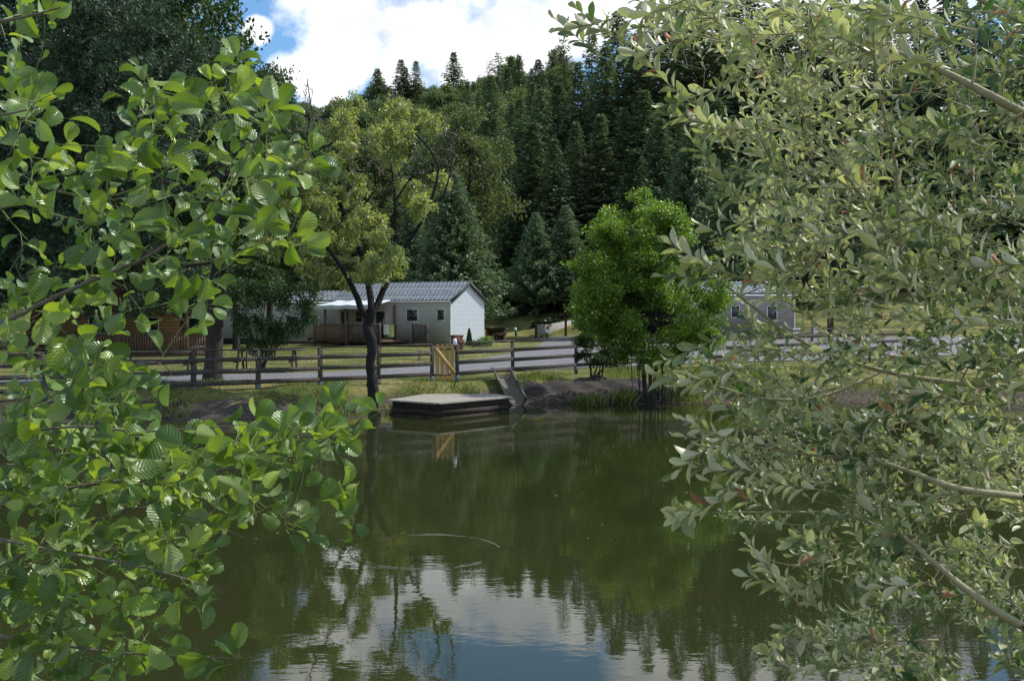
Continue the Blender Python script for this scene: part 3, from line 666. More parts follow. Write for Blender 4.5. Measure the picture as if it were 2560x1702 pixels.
for p,r_ in tw: g.tube(p-o0,np.maximum(r_,.006),4)
link('twigs',g.mesh('twigs',M['bark'],smooth=True),wt)
g=Geo()
for p,r_ in twd: g.tube(p-o0,np.maximum(r_*.9,.0085),4)
link('dead_twigs',g.mesh('dead_twigs',M['twig_dead'],smooth=True),wt)['label']='bare grey dead twigs without leaves'
P,D=fol(yb,44000,0,drift=(0,0,-.35),subn=12)
g=Geo(); n=len(P); scatter_leaves(g,NAR,P-o0,D+np.array([0,0,-.1]),rnd_dir(n),rng.uniform(.06,.13,n)*1.2)
link('crown',g.mesh('crown',L_yel),wt)

# bright multi-stem bush at the water's edge
bb=at(1625,1008,29.5); bt=empty('alder_bush',(bb[0],bb[1],.02),'bright green multi-stemmed bush growing from the water edge right of the black liner','bush'); o0=np.array(bt.location)
stems=[]
for i in range(26):
    a=rng.uniform(0,6.28); r_=rng.uniform(.2,1.55); top=np.array([math.cos(a)*r_*1.0,math.sin(a)*r_*.6+.25,rng.uniform(2.6,5.0)]); b0=np.array([math.cos(a)*.42*rng.random()+rng.normal()*.08,math.sin(a)*.15+.15,0])
    s=np.linspace(0,1,7)[:,None]; p=b0+(top-b0)*s; p[:,:2]-= (top-b0)[:2]*(np.sin(s*math.pi)*.14); p+=rng.normal(size=p.shape)*.02; stems.append((p,np.linspace(rng.uniform(.011,.022),.005,7)))
g=Geo()
for p,r_ in stems: g.tube(p,r_,6)
link('stems',g.mesh('stems',M['bark'],smooth=True),bt)
bl=[px_blob(1570,560,70,50,29.6),px_blob(1640,600,85,55,29.8),px_blob(1550,650,85,55,29.4),px_blob(1690,680,80,60,29.8),px_blob(1620,700,100,60,29.2),px_blob(1520,740,75,50,29.5),px_blob(1700,760,90,55,29.7),
    px_blob(1600,790,95,45,29.3),px_blob(1510,810,60,40,29.6),px_blob(1690,830,90,38,29.5),px_blob(1600,850,70,30,29.4),px_blob(1760,720,50,60,30),px_blob(1480,670,40,50,29.7),px_blob(1610,530,40,28,29.6),px_blob(1755,640,40,50,30),px_blob(1545,870,40,25,29.5),px_blob(1790,800,45,50,30),px_blob(1730,850,60,25,29.6),px_blob(1640,480,18,30,29.6),px_blob(1450,740,30,40,29.6),px_blob(1590,470,14,20,29.6)]
BP=np.array([(1590,465),(1640,500),(1690,530),(1760,620),(1815,740),(1790,850),(1700,915),(1610,925),(1530,900),(1450,790),(1445,660),(1500,560),(1560,500)],float)
cs=rng.uniform(BP.min(0),BP.max(0),(600,2)); cs=cs[inside(cs,BP)]; cs=cs[np.sin(cs[:,0]*.06+cs[:,1]*.02)*np.sin(cs[:,1]*.055)>-.75][:105]
bl=[(at(u,v,29.6+rng.uniform(-1.4,1.4)),rng.uniform(.36,.66),rng.uniform(.4,.7),rng.uniform(.28,.5)) for u,v in cs]
tw=attach([(p+o0,r_) for p,r_ in stems],[b[0]+rnd_dir(1)[0]*np.array(b[1:4])*.8 for b in bl for q in range(3)],sag=-.1)
g=Geo()
for p,r_ in tw: g.tube(p-o0,np.maximum(r_,.005),4)
link('twigs',g.mesh('twigs',M['bark'],smooth=True),bt)
P,D=fol(bl,72000,0,subn=14); n=len(P); g=Geo(); scatter_leaves(g,DIA,P-o0,D,rnd_dir(n)*.8+np.array([0,-.1,.8]),rng.uniform(.055,.11,n))
link('crown',g.mesh('crown',L_bush),bt)
# a few small shrubs
def shrub(u,vb,d,blist,n,size,mat,label,name='shrub',nst=7,tpl=DIA,z0=None):
    b=at(u,vb,d); z=gz(b[0],d) if z0 is None else z0; t=empty(name,(b[0],d,z),label,'shrub'); o0=np.array(t.location)
    st=[]
    bls=[px_blob(*q) for q in blist]
    for i in range(nst):
        c=bls[i%len(bls)][0]-o0; p0=np.array([rng.normal()*.15,rng.normal()*.1,0]); s=np.linspace(0,1,5)[:,None]; st.append((p0+(c-p0)*s+rng.normal(size=(5,3))*.03,np.linspace(.03,.008,5)))
    g=Geo()
    for p,r_ in st: g.tube(p,r_,5)
    tw=attach([(p+o0,r_) for p,r_ in st],[q[0]+rnd_dir(1)[0]*np.array(q[1:4])*.8 for q in bls for k in range(8)])
    for p,r_ in tw: g.tube(p-o0,np.maximum(r_,.005),3)
    link('stems',g.mesh('stems',M['bark'],smooth=True),t)
    P,D=fol(bls,n,0,subn=14); k=len(P); g=Geo(); scatter_leaves(g,tpl,P-o0,D,rnd_dir(k)+np.array([0,0,.6]),rng.uniform(.6,1.2,k)*size); link('leaves',g.mesh('leaves',mat),t)
    return t
shrub(1490,925,32,[(1470,850,40,35,32),(1520,870,45,35,32.2),(1500,900,50,22,31.8),(1455,890,25,20,32),(1540,900,30,18,32)],7000,.07,L_oak,'low dark shrub growing through the fence left of the bright bush')
shrub(650,930,36,[(600,740,45,55,36),(660,720,60,60,36.5),(730,740,55,55,36.2),(620,810,50,45,36),(700,820,60,50,36),(760,790,40,50,36),(650,870,50,35,36),(780,720,35,40,36)],15000,.085,L_oak,'dark airy shrub standing in front of the middle white mobile home',nst=12)
# overhanging dark tree with thick trunk, left of the shrub
t=empty('dark_tree',tuple(at(530,960,30.4)*np.array([1,1,0])+np.array([0,0,.5])),'large dark tree with thick dark trunk behind the fence, boughs hanging over the picnic table','tree'); o0=np.array(t.location)
dt=30.4
tk=np.array([at(u,v,dt) for u,v in [(528,972),(533,900),(538,820),(542,740),(545,660),(550,560),(555,440),(560,300)]]); tkr=np.array([26,22,20,19,18,15,11,6])/F*dt
lb=[(np.array([at(u,v,dt+q) for u,v,q in L]),np.linspace(.09,.02,len(L))) for L in [
   [(545,660,0),(600,640,-.6),(680,640,-1),(760,650,-1.2)],[(548,600,0),(480,600,-.8),(400,620,-1.2),(330,650,-1.3)],[(550,560,0),(620,540,.8),(720,560,1.4)],
   [(545,650,0),(500,660,.8),(440,670,1.2)],[(552,500,0),(470,470,.6),(400,450,1)],[(555,440,0),(640,430,-.5),(700,470,-.8)]]]
g=Geo(); g.tube(tk-o0,tkr,12,jit=.12)
for p,r_ in lb: g.tube(p-o0,r_,6,jit=.1)
db=[px_blob(*q) for q in [(620,620,80,32,30),(720,640,75,35,29.6),(770,610,45,35,29.8),(460,610,80,32,30),(380,640,60,30,29.8),(560,560,110,45,31),(680,560,80,45,31.5),(450,520,90,50,31),(600,470,100,50,30.8),(500,420,90,50,31),(620,390,70,45,30.5),(540,330,70,45,30.5),(640,680,55,20,30.5),(740,690,40,18,30.2)]]
tw=attach([(tk,tkr*.3)]+lb,[b[0]+rnd_dir(1)[0]*np.array(b[1:4])*.8 for b in db for k in range(8)])
for p,r_ in tw: g.tube(p-o0,np.maximum(r_,.008),4)
link('trunk',g.mesh('trunk',M['bark'],smooth=True),t)
P,D=fol(db,38000,0,drift=(0,0,-.4),subn=16); n=len(P); g=Geo(); scatter_leaves(g,DIA,P-o0,D,rnd_dir(n)+np.array([0,0,.6]),rng.uniform(.07,.13,n)); link('crown',g.mesh('crown',L_oak),t)

# ---- bracken & grass (uncountable)
def ground_pts(n,poly,extra=None):
    lo=poly.min(0);hi=poly.max(0); P=rng.uniform(lo,hi,(n*3,2)); P=P[inside(P,poly)][:n]; return P
bp_=np.array([(-14,92),(-5,95),(-2,99),(2,106),(1,128),(-14,122),(-22,104)],float)
P2=ground_pts(16000,bp_); z=height(P2[:,0],P2[:,1]); nn=.5+.5*np.sin(P2[:,0]*.9)*np.sin(P2[:,1]*.7+1)
P3=np.column_stack([P2,z+rng.random(len(P2))*(.4+1.5*nn)]); g=Geo(); n=len(P3)
scatter_leaves(g,DIA,P3,rnd_dir(n)*np.array([1,1,.3])+np.array([0,0,.25]),rnd_dir(n)*.5+np.array([0,-.2,1]),rng.uniform(.25,.6,n))
tag(link('bracken',g.mesh('bracken',L_fern)),'pale green bracken covering the slope at the foot of the wood','bracken',kind='stuff')
BL=(np.array([(-.06,0,0),(.06,0,0),(.03,.6,.1),(0,1,.3)]),np.array([(0,1,2,3)]))
shore=[]
gp=np.array([(-16,24),(-5,26),(-3,27.3),(0,29.3),(6,29),(14,29.8),(14,38),(5,38),(0,34),(-6,30.5),(-16,29)],float)
P2=ground_pts(52000,gp); z=height(P2[:,0],P2[:,1]); dens=np.sin(P2[:,0]*1.3+2)*np.sin(P2[:,1]*1.9)+rng.normal(size=len(P2))*.5
road_in=inside(P2,ROAD); liner=np.array([(.0,28.8),(4.3,28.8),(4.2,31.3),(2.8,31.9),(.9,31.3),(.1,30.4)],float)
ok=(z>.06+.22*rng.random(len(z)))&(dens>-.45)&~road_in&~inside(P2,liner); P2=P2[ok];z=z[ok]; n=len(P2); g=Geo()
P3=np.column_stack([P2,z-.01]); scatter_leaves(g,BL,P3,rnd_dir(n)*.5+np.array([0,0,1.]),rnd_dir(n),rng.uniform(.04,.12,n)*(1+.5*np.sin(P2[:,0]*2)))
P2=ground_pts(26000,np.array([(-12,32),(-3,38),(0,50),(1,62),(-2,70),(-16,66),(-22,40)],float)); P2=P2[~inside(P2,ROAD)]; z=height(P2[:,0],P2[:,1]); n=len(P2)
scatter_leaves(g,BL,np.column_stack([P2,z-.01]),rnd_dir(n)*.6+np.array([0,0,1.]),rnd_dir(n),rng.uniform(.04,.11,n))
P2=ground_pts(40000,np.array([(-16,23),(-5,24.5),(0,27.5),(6,28),(14,28.5),(14,31.8),(5,31.5),(0,31),(-5,28.5),(-16,26.8)],float)); sdd=sdist(P2)
ok=(sdd>.0)&(sdd<1.3)&(np.sin(P2[:,0]*2.1+P2[:,1])*np.sin(P2[:,0]*.9+2)+rng.normal(size=len(P2))*.25>.45)&~inside(P2,liner); P2=P2[ok]; n=len(P2); z=height(P2[:,0],P2[:,1])
scatter_leaves(g,(BL[0]*np.array([.45,1,1.3]),BL[1]),np.column_stack([P2,z-.01]),rnd_dir(n)*.6+np.array([0,0,1.]),rnd_dir(n),rng.uniform(.10,.32,n))
tag(link('grass',g.mesh('grass',L_grass)),'short patchy grass growing on the banks and lawn','grass',kind='stuff')
for (u,v,d,n_,rad,hh,lab) in [(1475,1003,29.3,500,.42,.38,'tuft of reddish-green waterside grass at the foot of the black liner'),(1000,1025,26.9,420,.28,.30,'small yellow-green grass tuft hanging over the water beside the jetty'),
                        (1560,985,29.6,400,.25,.5,'straw-coloured grass tuft at the left foot of the bright bush'),(1830,940,31.2,900,.9,.55,'lush waterside grass clump right of the bright bush'),(1720,1000,30.0,600,.6,.25,'short grass fringe overhanging the water right of the bright bush')]:
    p=at(u,v,d); o=np.array([p[0],d,max(.02,gz(p[0],d)-.02)]); q=rng.normal(size=(n_,2))*rad*.5; g=Geo()
    PP=np.column_stack([q,height(q[:,0]+o[0],q[:,1]+o[1]).clip(0,None)-o[2]]); scatter_leaves(g,(BL[0]*np.array([.5,1,1]),BL[1]),PP,rnd_dir(n_)*.6+np.array([0,0,1.]),rnd_dir(n_),rng.uniform(.5,1,n_)*hh)
    tag(link('grass_tuft',g.mesh('grass_tuft',L_grass),loc=tuple(o)),lab,'grass tuft')

# shoreline litter: straw, twigs and small stones nobody could count
P2=ground_pts(60000,np.array([(-16,23),(-5,24.5),(0,27.5),(6,28),(14,28.5),(14,31.5),(5,31.2),(0,31),(-5,28.5),(-16,26.5)],float)); sdd=sdist(P2); ok=(sdd>-.05)&(sdd<.75)&(rng.random(len(P2))<np.exp(-np.abs(sdd-.1)*3.2)); P2=P2[ok]; z=height(P2[:,0],P2[:,1]); n=len(P2)
lm=inside(P2,np.array([(.05,29.4),(4.2,29.4),(4.2,32),(.05,32)],float)); z=z+lm*.07
g=Geo(); scatter_leaves(g,(BL[0]*np.array([.8,1,.4]),BL[1]),np.column_stack([P2,z+.01]),rnd_dir(n)*np.array([1,1,.25])+np.array([0,0,.1]),np.array([0,0,1.])+rnd_dir(n)*.4,rng.uniform(.04,.16,n))
L_litter=leafmat('shore_litter',[(.05,.035,.022),(.15,.11,.065),(.36,.29,.18)],trans=0,rough=.9,objvar=0)
k=n//5; oc=(np.array([(1,0,0),(0,1,0),(-1,0,0),(0,-1,0),(0,0,.7),(0,0,-.6)]),np.array([(0,1,4),(1,2,4),(2,3,4),(3,0,4),(1,0,5),(2,1,5),(3,2,5),(0,3,5)]))
sz_=rng.uniform(.008,.04,k); g.inst(oc[0],oc[1],frames(rnd_dir(k),np.tile([0,0,1.],(k,1)))*sz_[:,None,None],np.column_stack([P2[:k],z[:k]+.005]),0,rng.random(k)*.7)
tag(link('shore_litter',g.mesh('shore_litter',L_litter)),'dry straw, twigs and small stones strewn along the waterline','litter',kind='stuff')
k=34; q=np.column_stack([rng.uniform(-4,4,k),rng.uniform(7.2,24,k),np.full(k,.004)]); g=Geo(); scatter_leaves(g,DIA,q,rnd_dir(k)*np.array([1,1,0.]),np.tile([0,0,1.],(k,1)),rng.uniform(.02,.05,k)*(1-.03*(q[:,1]>15)))
tag(link('floating_leaves',g.mesh('floating_leaves',L_yel)),'tiny fallen leaves floating on the pond','floating leaves',kind='stuff')

# ------------------------------------------------------------------ black pond liner on the right bank
xs=np.arange(-.1,4.35,.06); ys=np.arange(29.0,32.0,.06)
def liner_h(x,y):
    fold=.02*np.sin(x*3.1+1.5*np.sin(y*2.2))+.03*np.sin(x*7+y*5)+.02*np.sin(y*11-x*3)-.07*np.exp(-18*np.abs(np.sin(x*1.6-y*2.1+np.sin(x*1.3)*1.3)))+.05*np.exp(-10*np.abs(np.sin(x*.9+y*3.1+np.sin(x*2.3)*.8)))
    bulge=.02*np.exp(-((x-2.9)**2/1.5+(y-31.3)**2/1.2))
    return height(x,y)+.06+fold+bulge
V,Fc=sheet(xs,ys,liner_h); c=V[Fc].mean(1)[:,:2]
lp=np.array([(.05,29.1),(1,29.0),(2.2,29.15),(4.1,29.1),(4.25,30.3),(3.9,31.2),(3.3,31.8),(2.5,31.75),(1.7,31.25),(.9,31.1),(.15,31.0),(.3,30.3)],float)
g=Geo(); g.add(V,Fc[inside(c,lp)])
tag(link('pond_liner',g.mesh('pond_liner',simple('black_geotextile',(.022,.019,.017),(.062,.053,.046),4,.9,.6,bs=30),smooth=True)),'wrinkled black pond liner sheet laid over the bank right of the jetty','liner')
xs=np.arange(-14,-4.9,.08); ys=np.arange(23.6,27.2,.08); V,Fc=sheet(xs,ys,lambda x,y: height(x,y)+.05+.035*np.sin(x*2.3+1.3*np.sin(y*2))-.05*np.exp(-14*np.abs(np.sin(x*1.1-y*1.9+np.sin(x*.8))))+.02*np.sin(x*7)*np.sin(y*6)); c=V[Fc].mean(1)[:,:2]  # dark liner strip, also standing in for shade on the left bank
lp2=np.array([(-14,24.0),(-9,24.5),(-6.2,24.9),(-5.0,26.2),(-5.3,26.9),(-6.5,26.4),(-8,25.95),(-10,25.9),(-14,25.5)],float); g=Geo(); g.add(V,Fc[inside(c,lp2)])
tag(link('pond_liner',g.mesh('pond_liner',simple('muddy_shade_liner',(.020,.017,.015),(.075,.062,.052),2.5,.9,.6,bs=30),smooth=True)),'mud-stained liner, its dark colour standing in for shade on the bank left of the willow trunk','liner')
for k,(u0,v0,u1,v1,lab) in enumerate([(1330,1000,1450,968,'long pale dry stick lying along the lower edge of the black liner'),(1395,975,1520,950,'thin dry stick lying across the middle of the black liner'),(1470,992,1530,955,'short crooked stick at the right of the black liner')]):
    a=at(u0,v0,29.9-.0*k); b=at(u1,v1,30.4); P_=np.array([a+(b-a)*t for t in np.linspace(0,1,6)]); P_[:,2]=liner_h(P_[:,0],P_[:,1])+.02; P_[1:-1]+=rng.normal(size=(4,3))*.02
    g=Geo(); g.tube(P_-P_[0],np.linspace(.018,.007,6),5); tag(link('stick',g.mesh('stick',M['twig_dead']),loc=tuple(P_[0])),lab,'stick')
# drainage chute with ribbed pipe end
ch=empty('drain_chute',tuple(at(1270,985,30)*np.array([1,1,0])+np.array([0,0,.3])),'grey half-round drain chute with black ribbed mouth running down to the pond beside the liner','drain'); o0=np.array(ch.location)
A=np.array(at(1258,955,31.2)); A[2]=gz(A[0],A[1])+.34; B=np.array(at(1292,1012,29.0)); B[2]=.22
g=Geo(); s=np.linspace(0,1,9); ax=(B-A); sdv=np.cross(ax,[0,0,1]); sdv/=np.linalg.norm(sdv); upv=np.cross(sdv,ax); upv/=np.linalg.norm(upv)
def halfpipe(g,p0,p1,ri,ro,k=10,n=6):
    V=[];Fq=[]
    for i in range(n):
        c=p0+(p1-p0)*i/(n-1)
        for r_ in (ri,ro):
            for j in range(k+1):
                a=math.pi+math.pi*j/k; V.append(c+sdv*math.cos(a)*r_+upv*(math.sin(a)*r_))
    w_=2*(k+1)
    for i in range(n-1):
        for j in range(k):
            a=i*w_+j; Fq.append((a,a+1,a+w_+1,a+w_)); b=a+k+1; Fq.append((b,b+w_,b+w_+1,b+1))
        for a,b in ((0,k+1),(k,2*k+1)): Fq.append((i*w_+a,i*w_+b,(i+1)*w_+b,(i+1)*w_+a))
    g.add(np.array(V),Fq)
halfpipe(g,A-o0,B-o0,.25,.29); link('channel',g.mesh('channel',simple('mossy_concrete',(.07,.068,.05),(.17,.16,.13),6,.9,.5),smooth=True),ch)
g=Geo()
for i in range(5):
    c=A-o0-ax/np.linalg.norm(ax)*(.07*i+.03); halfpipe(g,c,c-ax/np.linalg.norm(ax)*.035,.23,.33,n=2)
link('ribbed_mouth',g.mesh('ribbed_mouth',M['iron']),ch)

# ------------------------------------------------------------------ jetty
jt=empty('jetty',(-2.1,26.3,0),'low grey plank jetty with dark boards for its black hollow underside at the far edge of the pond','jetty'); o0=np.array(jt.location)
def lay(u,v,z): # point on plane z seen at (u, v)
    lo,hi=2.,400.
    for _ in range(60):
        m_=(lo+hi)/2
        if at(u,v,m_)[2]>z: lo=m_
        else: hi=m_
    return at(u,v,lo)
zt=.39
cL=lay(968,999,zt); cF=lay(1100,1007,zt); cR=lay(1284,991,zt); cB=lay(1062,984.5,zt); cBR=lay(1240,984.5,zt)
dirb=(cR-cF); dirb/=np.linalg.norm(dirb); back=np.array([-dirb[1],dirb[0],0])
# deck surface as planks running parallel to the front edge, clipped to the outline
poly=np.array([cL[:2],cF[:2],cR[:2],cBR[:2],cB[:2]])
g=Geo(); k=0
pw=.135
def clip_halfplane(pts,n,c):
    o=[];m_=len(pts)
    for i in range(m_):
        a,b=pts[i],pts[(i+1)%m_]; da=a@n-c; db_=b@n-c
        if da>=0:o.append(a)
        if (da>=0)!=(db_>=0): t=da/(da-db_); o.append(a+(b-a)*t)
    return o
bn=back[:2]; mn=(poly@bn).min(); mx=(poly@bn).max(); q=mn
while q<mx:
    pts=clip_halfplane(list(poly),bn,q+.006); pts=clip_halfplane(pts,-bn,-(q+pw-.006)) if len(pts)>2 else []
    if len(pts)>2:
        m_=len(pts); dz=rng.uniform(-.004,.004); V=[[p[0],p[1],zt+dz] for p in pts]+[[p[0],p[1],zt-.035+dz] for p in pts]; V=np.array(V)-o0
        c=V[:m_].mean(0)
        for i in range(m_):
            j=(i+1)%m_; g.add([V[i],V[m_+i],V[m_+j],V[j]],[[0,1,2,3]],r=[rng.random()])
            g.add([V[i],V[j],c,c],[[0,1,2,2]]) if False else g.add([V[i],V[j],c],[[0,1,2]])
    q+=pw
link('deck',g.mesh('deck',M['weathered_light']),jt)
def wallbar(g,p,q,z0,z1,th=.05):
    p=np.array([p[0],p[1],(z0+z1)/2]); q=np.array([q[0],q[1],(z0+z1)/2]); g.bar(p-o0,q-o0,th,z1-z0)
pc=poly.mean(0)
def ins(p): return np.array([p[0]+(pc[0]-p[0])*.09,p[1]+(pc[1]-p[1])*.09,0])
iL,iF,iR,iB,iBR=[ins(np.array(p)) for p in (cL,cF,cR,cB,cBR)]
g=Geo()
for z0,z1 in ((.19,.34),(.035,.187),(-.15,.032)): wallbar(g,iF,iR,z0,z1)
link('front_boards',g.mesh('front_boards',M['wood_dark']),jt)
g=Geo()
for a_,b_ in ((iL,iF),(iB,iL),(iR,iBR),(iB,iBR)):  # solid dark boards stand in for the shaded hollow under the deck
    for z0,z1 in ((.19,.34),(.035,.187),(-.15,.032)): wallbar(g,a_,b_,z0,z1)
link('hollow_boards',g.mesh('hollow_boards',M['wood_dark']),jt)
for p in (iL,iF,iR,iB,iBR,(iF+iR)/2):
    g=Geo(); g.box((-.06,-.06,-1.2),(.06,.06,.36),org=np.array([p[0]+(pc[0]-p[0])*.08,p[1]+(pc[1]-p[1])*.08,-.03])-o0); link('pile',g.mesh('pile',M['wood_dark']),jt)

# ------------------------------------------------------------------ fence along the pond
def fence_post(x,y,zg,h,parent,o0,sleeve=True,w_=.115):
    g=Geo(); ln=rng.normal()*.012
    g.bar(np.array([x,y,zg-.2])-o0,np.array([x+ln,y,zg+h])-o0,w_,w_); p=link('post',g.mesh('post',M['weathered']),parent)
    if sleeve:
        g=Geo(); g.box((-w_*.56,-w_*.56,-.02),(w_*.56,w_*.56,.17),org=np.array([x,y,zg])-o0); link('post_sleeve',g.mesh('post_sleeve',M['sleeve']),p)
def fence(name,pts,label,h=1.08,mesh=True,sleeve=True,rails=(1.10,.83,.53,.22)):
    pts=[np.array([x,y,z]) for x,y,z in pts]; o=empty(name,tuple(pts[0]),label,'fence'); o0=pts[0].copy()
    for p in pts: fence_post(p[0],p[1],p[2],h,o,o0,sleeve)
    for k_,hz in enumerate(rails):
        g=Geo()
        for a,b in zip(pts[:-1],pts[1:]):
            off=np.array([0,-.075,0]) if k_ else np.array([0,0,.0]); e=(b-a)/np.linalg.norm(b-a)*.003
            aa=a+off+np.array([0,0,hz+rng.normal()*.008]); bb_=b+off+np.array([0,0,hz+rng.normal()*.008])
            g.bar(aa-o0+e,bb_-o0-e,.13 if k_==0 else .035,.035 if k_==0 else .115)
        link('top_rail' if k_==0 else 'rail',g.mesh('rail',M['weathered']),o)
    if mesh:
        g=Geo()
        for a,b in zip(pts[:-1],pts[1:]):
            L=np.linalg.norm(b-a); e=(b-a)/L; off=np.array([0,-.10,0])
            for s in np.arange(.05,L,.08): q=a+e*s+off; g.bar(q-o0+np.array([0,0,.04]),q-o0+np.array([0,0,1.02]),.0028,.0028)
            for hz in np.arange(.05,1.03,.08): g.bar(a+off-o0+np.array([0,0,hz]),b+off-o0+np.array([0,0,hz]),.0028,.0028)
        link('wire_mesh',g.mesh('wire_mesh',M['wire']),o)
    return o
def fp(u,vb,d):
    p=at(u,vb,d); return (p[0],p[1],p[2])
left=[fp(u,v,d) for u,v,d in [(-60,1003,24.4),(110,996,25.2),(310,990,26.4),(484,981,27.2),(645,974,28.2),(801,967,29.0),(945,961,29.7),(1080,955,30.3)]]
right=[fp(u,v,d) for u,v,d in [(1143,951,30.6),(1282,940,32.4),(1440,928,34.2),(1600,918,35.8),(1754,908,37.6),(1915,899,39.6),(2080,890,42),(2260,882,45)]]
fence('wooden_fence',left,'weathered post and rail fence with wire mesh, left of the yellow gate')
fence('wooden_fence',right,'weathered post and rail fence with wire mesh, right of the yellow gate')
f3=[fp(u,v,d) for u,v,d in [(1790,868,60),(1910,866,61),(2030,864,62),(2150,862,63)]]
f3=[(x,y,gz(x,y)) for x,y,z in f3]
fence('rail_fence',f3,'short brown rail fence across the road in front of the grey mobile home',h=1.05,mesh=False,sleeve=False,rails=(1.0,.55))
# gate
ga=np.array(left[-1]); gb=np.array(right[0]); gd=(gb-ga); gd[2]=0; Lg=np.linalg.norm(gd); gd/=Lg
gt_=empty('wooden_gate',tuple(ga),'small new yellow pine gate with rounded pales and diagonal brace','gate',rz=math.atan2(gd[1],gd[0]))
wpl=(Lg-.17)/4
for i in range(4):
    x0=.085+i*wpl+.012; x1=x0+wpl-.03; g=Geo(); k=8; V=[];cx=(x0+x1)/2; r_=(x1-x0)/2
    out_=[(x0,.07),(x1,.07),(x1,1.05)]+[(cx+r_*math.cos(a),1.05+r_*math.sin(a)) for a in np.linspace(.3,math.pi-.3,6)]+[(x0,1.05)]
    m_=len(out_); V=[(x,-.045,z) for x,z in out_]+[(x,-.02,z) for x,z in out_]
    c0=len(V); V+=[(cx,-.045,.6),(cx,-.02,.6)]
    for j in range(m_):
        jn=(j+1)%m_; g.add([V[j],V[jn],V[c0]],[[0,1,2]]); g.add([V[m_+j],V[m_+jn],V[c0+1]],[[0,2,1]]); g.add([V[j],V[m_+j],V[m_+jn],V[jn]],[[0,1,2,3]])
    link('pale',g.mesh('pale',M['wood_yellow']),gt_)
g=Geo(); g.bar((.10,-.062,.98),(Lg-.10,-.062,.25),.026,.10); link('brace',g.mesh('brace',M['wood_yellow']),gt_)
for z in (.95,.2):
    g=Geo(); g.bar((.06,-.0,z),(Lg-.12,-.0,z),.03,.08); link('cross_bar',g.mesh('cross_bar',M['wood_yellow']),gt_)
    g=Geo(); g.bar((.04,-.052,z+.01),(Lg*.72,-.052,z+.01),.008,.03); link('hinge_strap',g.mesh('hinge_strap',M['iron']),gt_)
p=at(1137,862,30.5); g=Geo(); g.tube([[0,0,0],[.008,0,.05],[-.006,0,.17],[-.012,0,.185]],[.045,.06,.055,.02],12); 
tag(link('white_cap',g.mesh('white_cap',M['white'],smooth=True),loc=tuple(p)),'small white plastic pot set upside down on the right gate post','pot')

# ------------------------------------------------------------------ mobile homes
def home(name,C,ax_ang,L,Wd,zg,zf,ze,zr,wall,label,windows=(),gable_mat=None,overh=.18,skirt=True):
    """C: front right corner. ax: along the front wall to the left; gable direction = away."""
    o=empty(name,(C[0],C[1],zg),label,'mobile home',rz=ax_ang)   # local: x along front wall (negative to the left), y away
    g=Geo(); f0=zf-zg; e0=ze-zg; r0=zr-zg
    V=[(-L,0,f0),(0,0,f0),(0,Wd,f0),(-L,Wd,f0),(-L,0,e0),(0,0,e0),(0,Wd,e0),(-L,Wd,e0),(-L,Wd/2,r0-.03),(0,Wd/2,r0-.03)]
    g.add(V,[[0,1,5,4],[2,3,7,6],[0,3,2,1]]); g.add(V,[[1,2,6,9,5],[3,0,4,8,7]])
    link('wall',g.mesh('wall',wall),o)
    # tiled roof, both slopes
    g=Geo(); nx=int(L/.055); sl=math.hypot(Wd/2+overh,(r0-e0)*(1+overh*2/Wd))
    for side in (0,1):
        xs_=np.linspace(-L-overh,overh,nx); ts=np.linspace(0,1,29); X,T=np.meshgrid(xs_,ts)
        y=-overh+T*(Wd/2+overh); z=e0-(r0-e0)*overh*2/Wd+T*(r0-e0)*(1+overh*2/Wd)
        stp=(T*7)%1.0; z=z+.045*np.abs(np.sin(X*math.pi/.30))+.07*(1-stp)+.03
        if side: y=Wd-y
        Vv=np.stack([X.ravel(),y.ravel(),z.ravel()],1); i=np.arange(28)[:,None]*nx; j=np.arange(nx-1)[None]; g.add(Vv,np.stack([i+j,i+j+1,i+nx+j+1,i+nx+j],-1).reshape(-1,4))
    link('roof',g.mesh('roof',M['roof']),o)
    g=Geo()
    for sx in (overh,-L-overh):
        for sg in (0,1):
            y0=-overh if sg==0 else Wd+overh; z0=e0-(r0-e0)*overh*2/Wd
            g.bar((sx,y0,z0),(sx,Wd/2,r0),.04,.20)
    link('gable_trim',g.mesh('gable_trim',M['trim_dark']),o)
    g=Geo(); g.tube([(-L-overh,-overh-.03,e0-.10),(overh,-overh-.03,e0-.10)],.055,8); g.tube([(.03,-.03,f0),(.03,-.03,e0-.1)],.03,6); link('gutter',g.mesh('gutter',M['white'],smooth=True),o)
    for (x0,x1,z0,z1,side) in windows:
        g=Geo(); t=.05
        if side=='f':
            for a,b in (((x0-t,-.035,z0-t),(x1+t,-.004,z0)),((x0-t,-.035,z1),(x1+t,-.004,z1+t)),((x0-t,-.035,z0),(x0,-.004,z1)),((x1,-.035,z0),(x1+t,-.004,z1))): g.box(a,b)
            wn=link('window',g.mesh('window',M['white']),o); g=Geo(); g.box((x0,-.015,z0),(x1,-.005,z1)); link('pane',g.mesh('pane',M['glass']),wn)
    g=Geo(); g.box((-L+.1,.15,-.1),(-.1,Wd-.15,f0-.003)); link('skirting',g.mesh('skirting',M['bluegrey_skirt']),o)
    return o
ang=-math.atan2(.49,.87)  # local -x goes left and away
def rot(a): c,s=math.cos(a),math.sin(a); return np.array([[c,-s,0],[s,c,0],[0,0,1]])
C1=at(1126,800,64); zg=.56
h1=home('mobile_home',C1,ang,9.0,4.05,zg,2.5-72/40.6+.02,2.5+40/40.6,4.58,M['siding_white'],'white lap-sided mobile home with blue-grey tile roof, its gable end in full view',
   windows=[(-3.25,-2.45,1.62,2.32,'f'),(-.95,-.45,1.68,2.32,'f')])
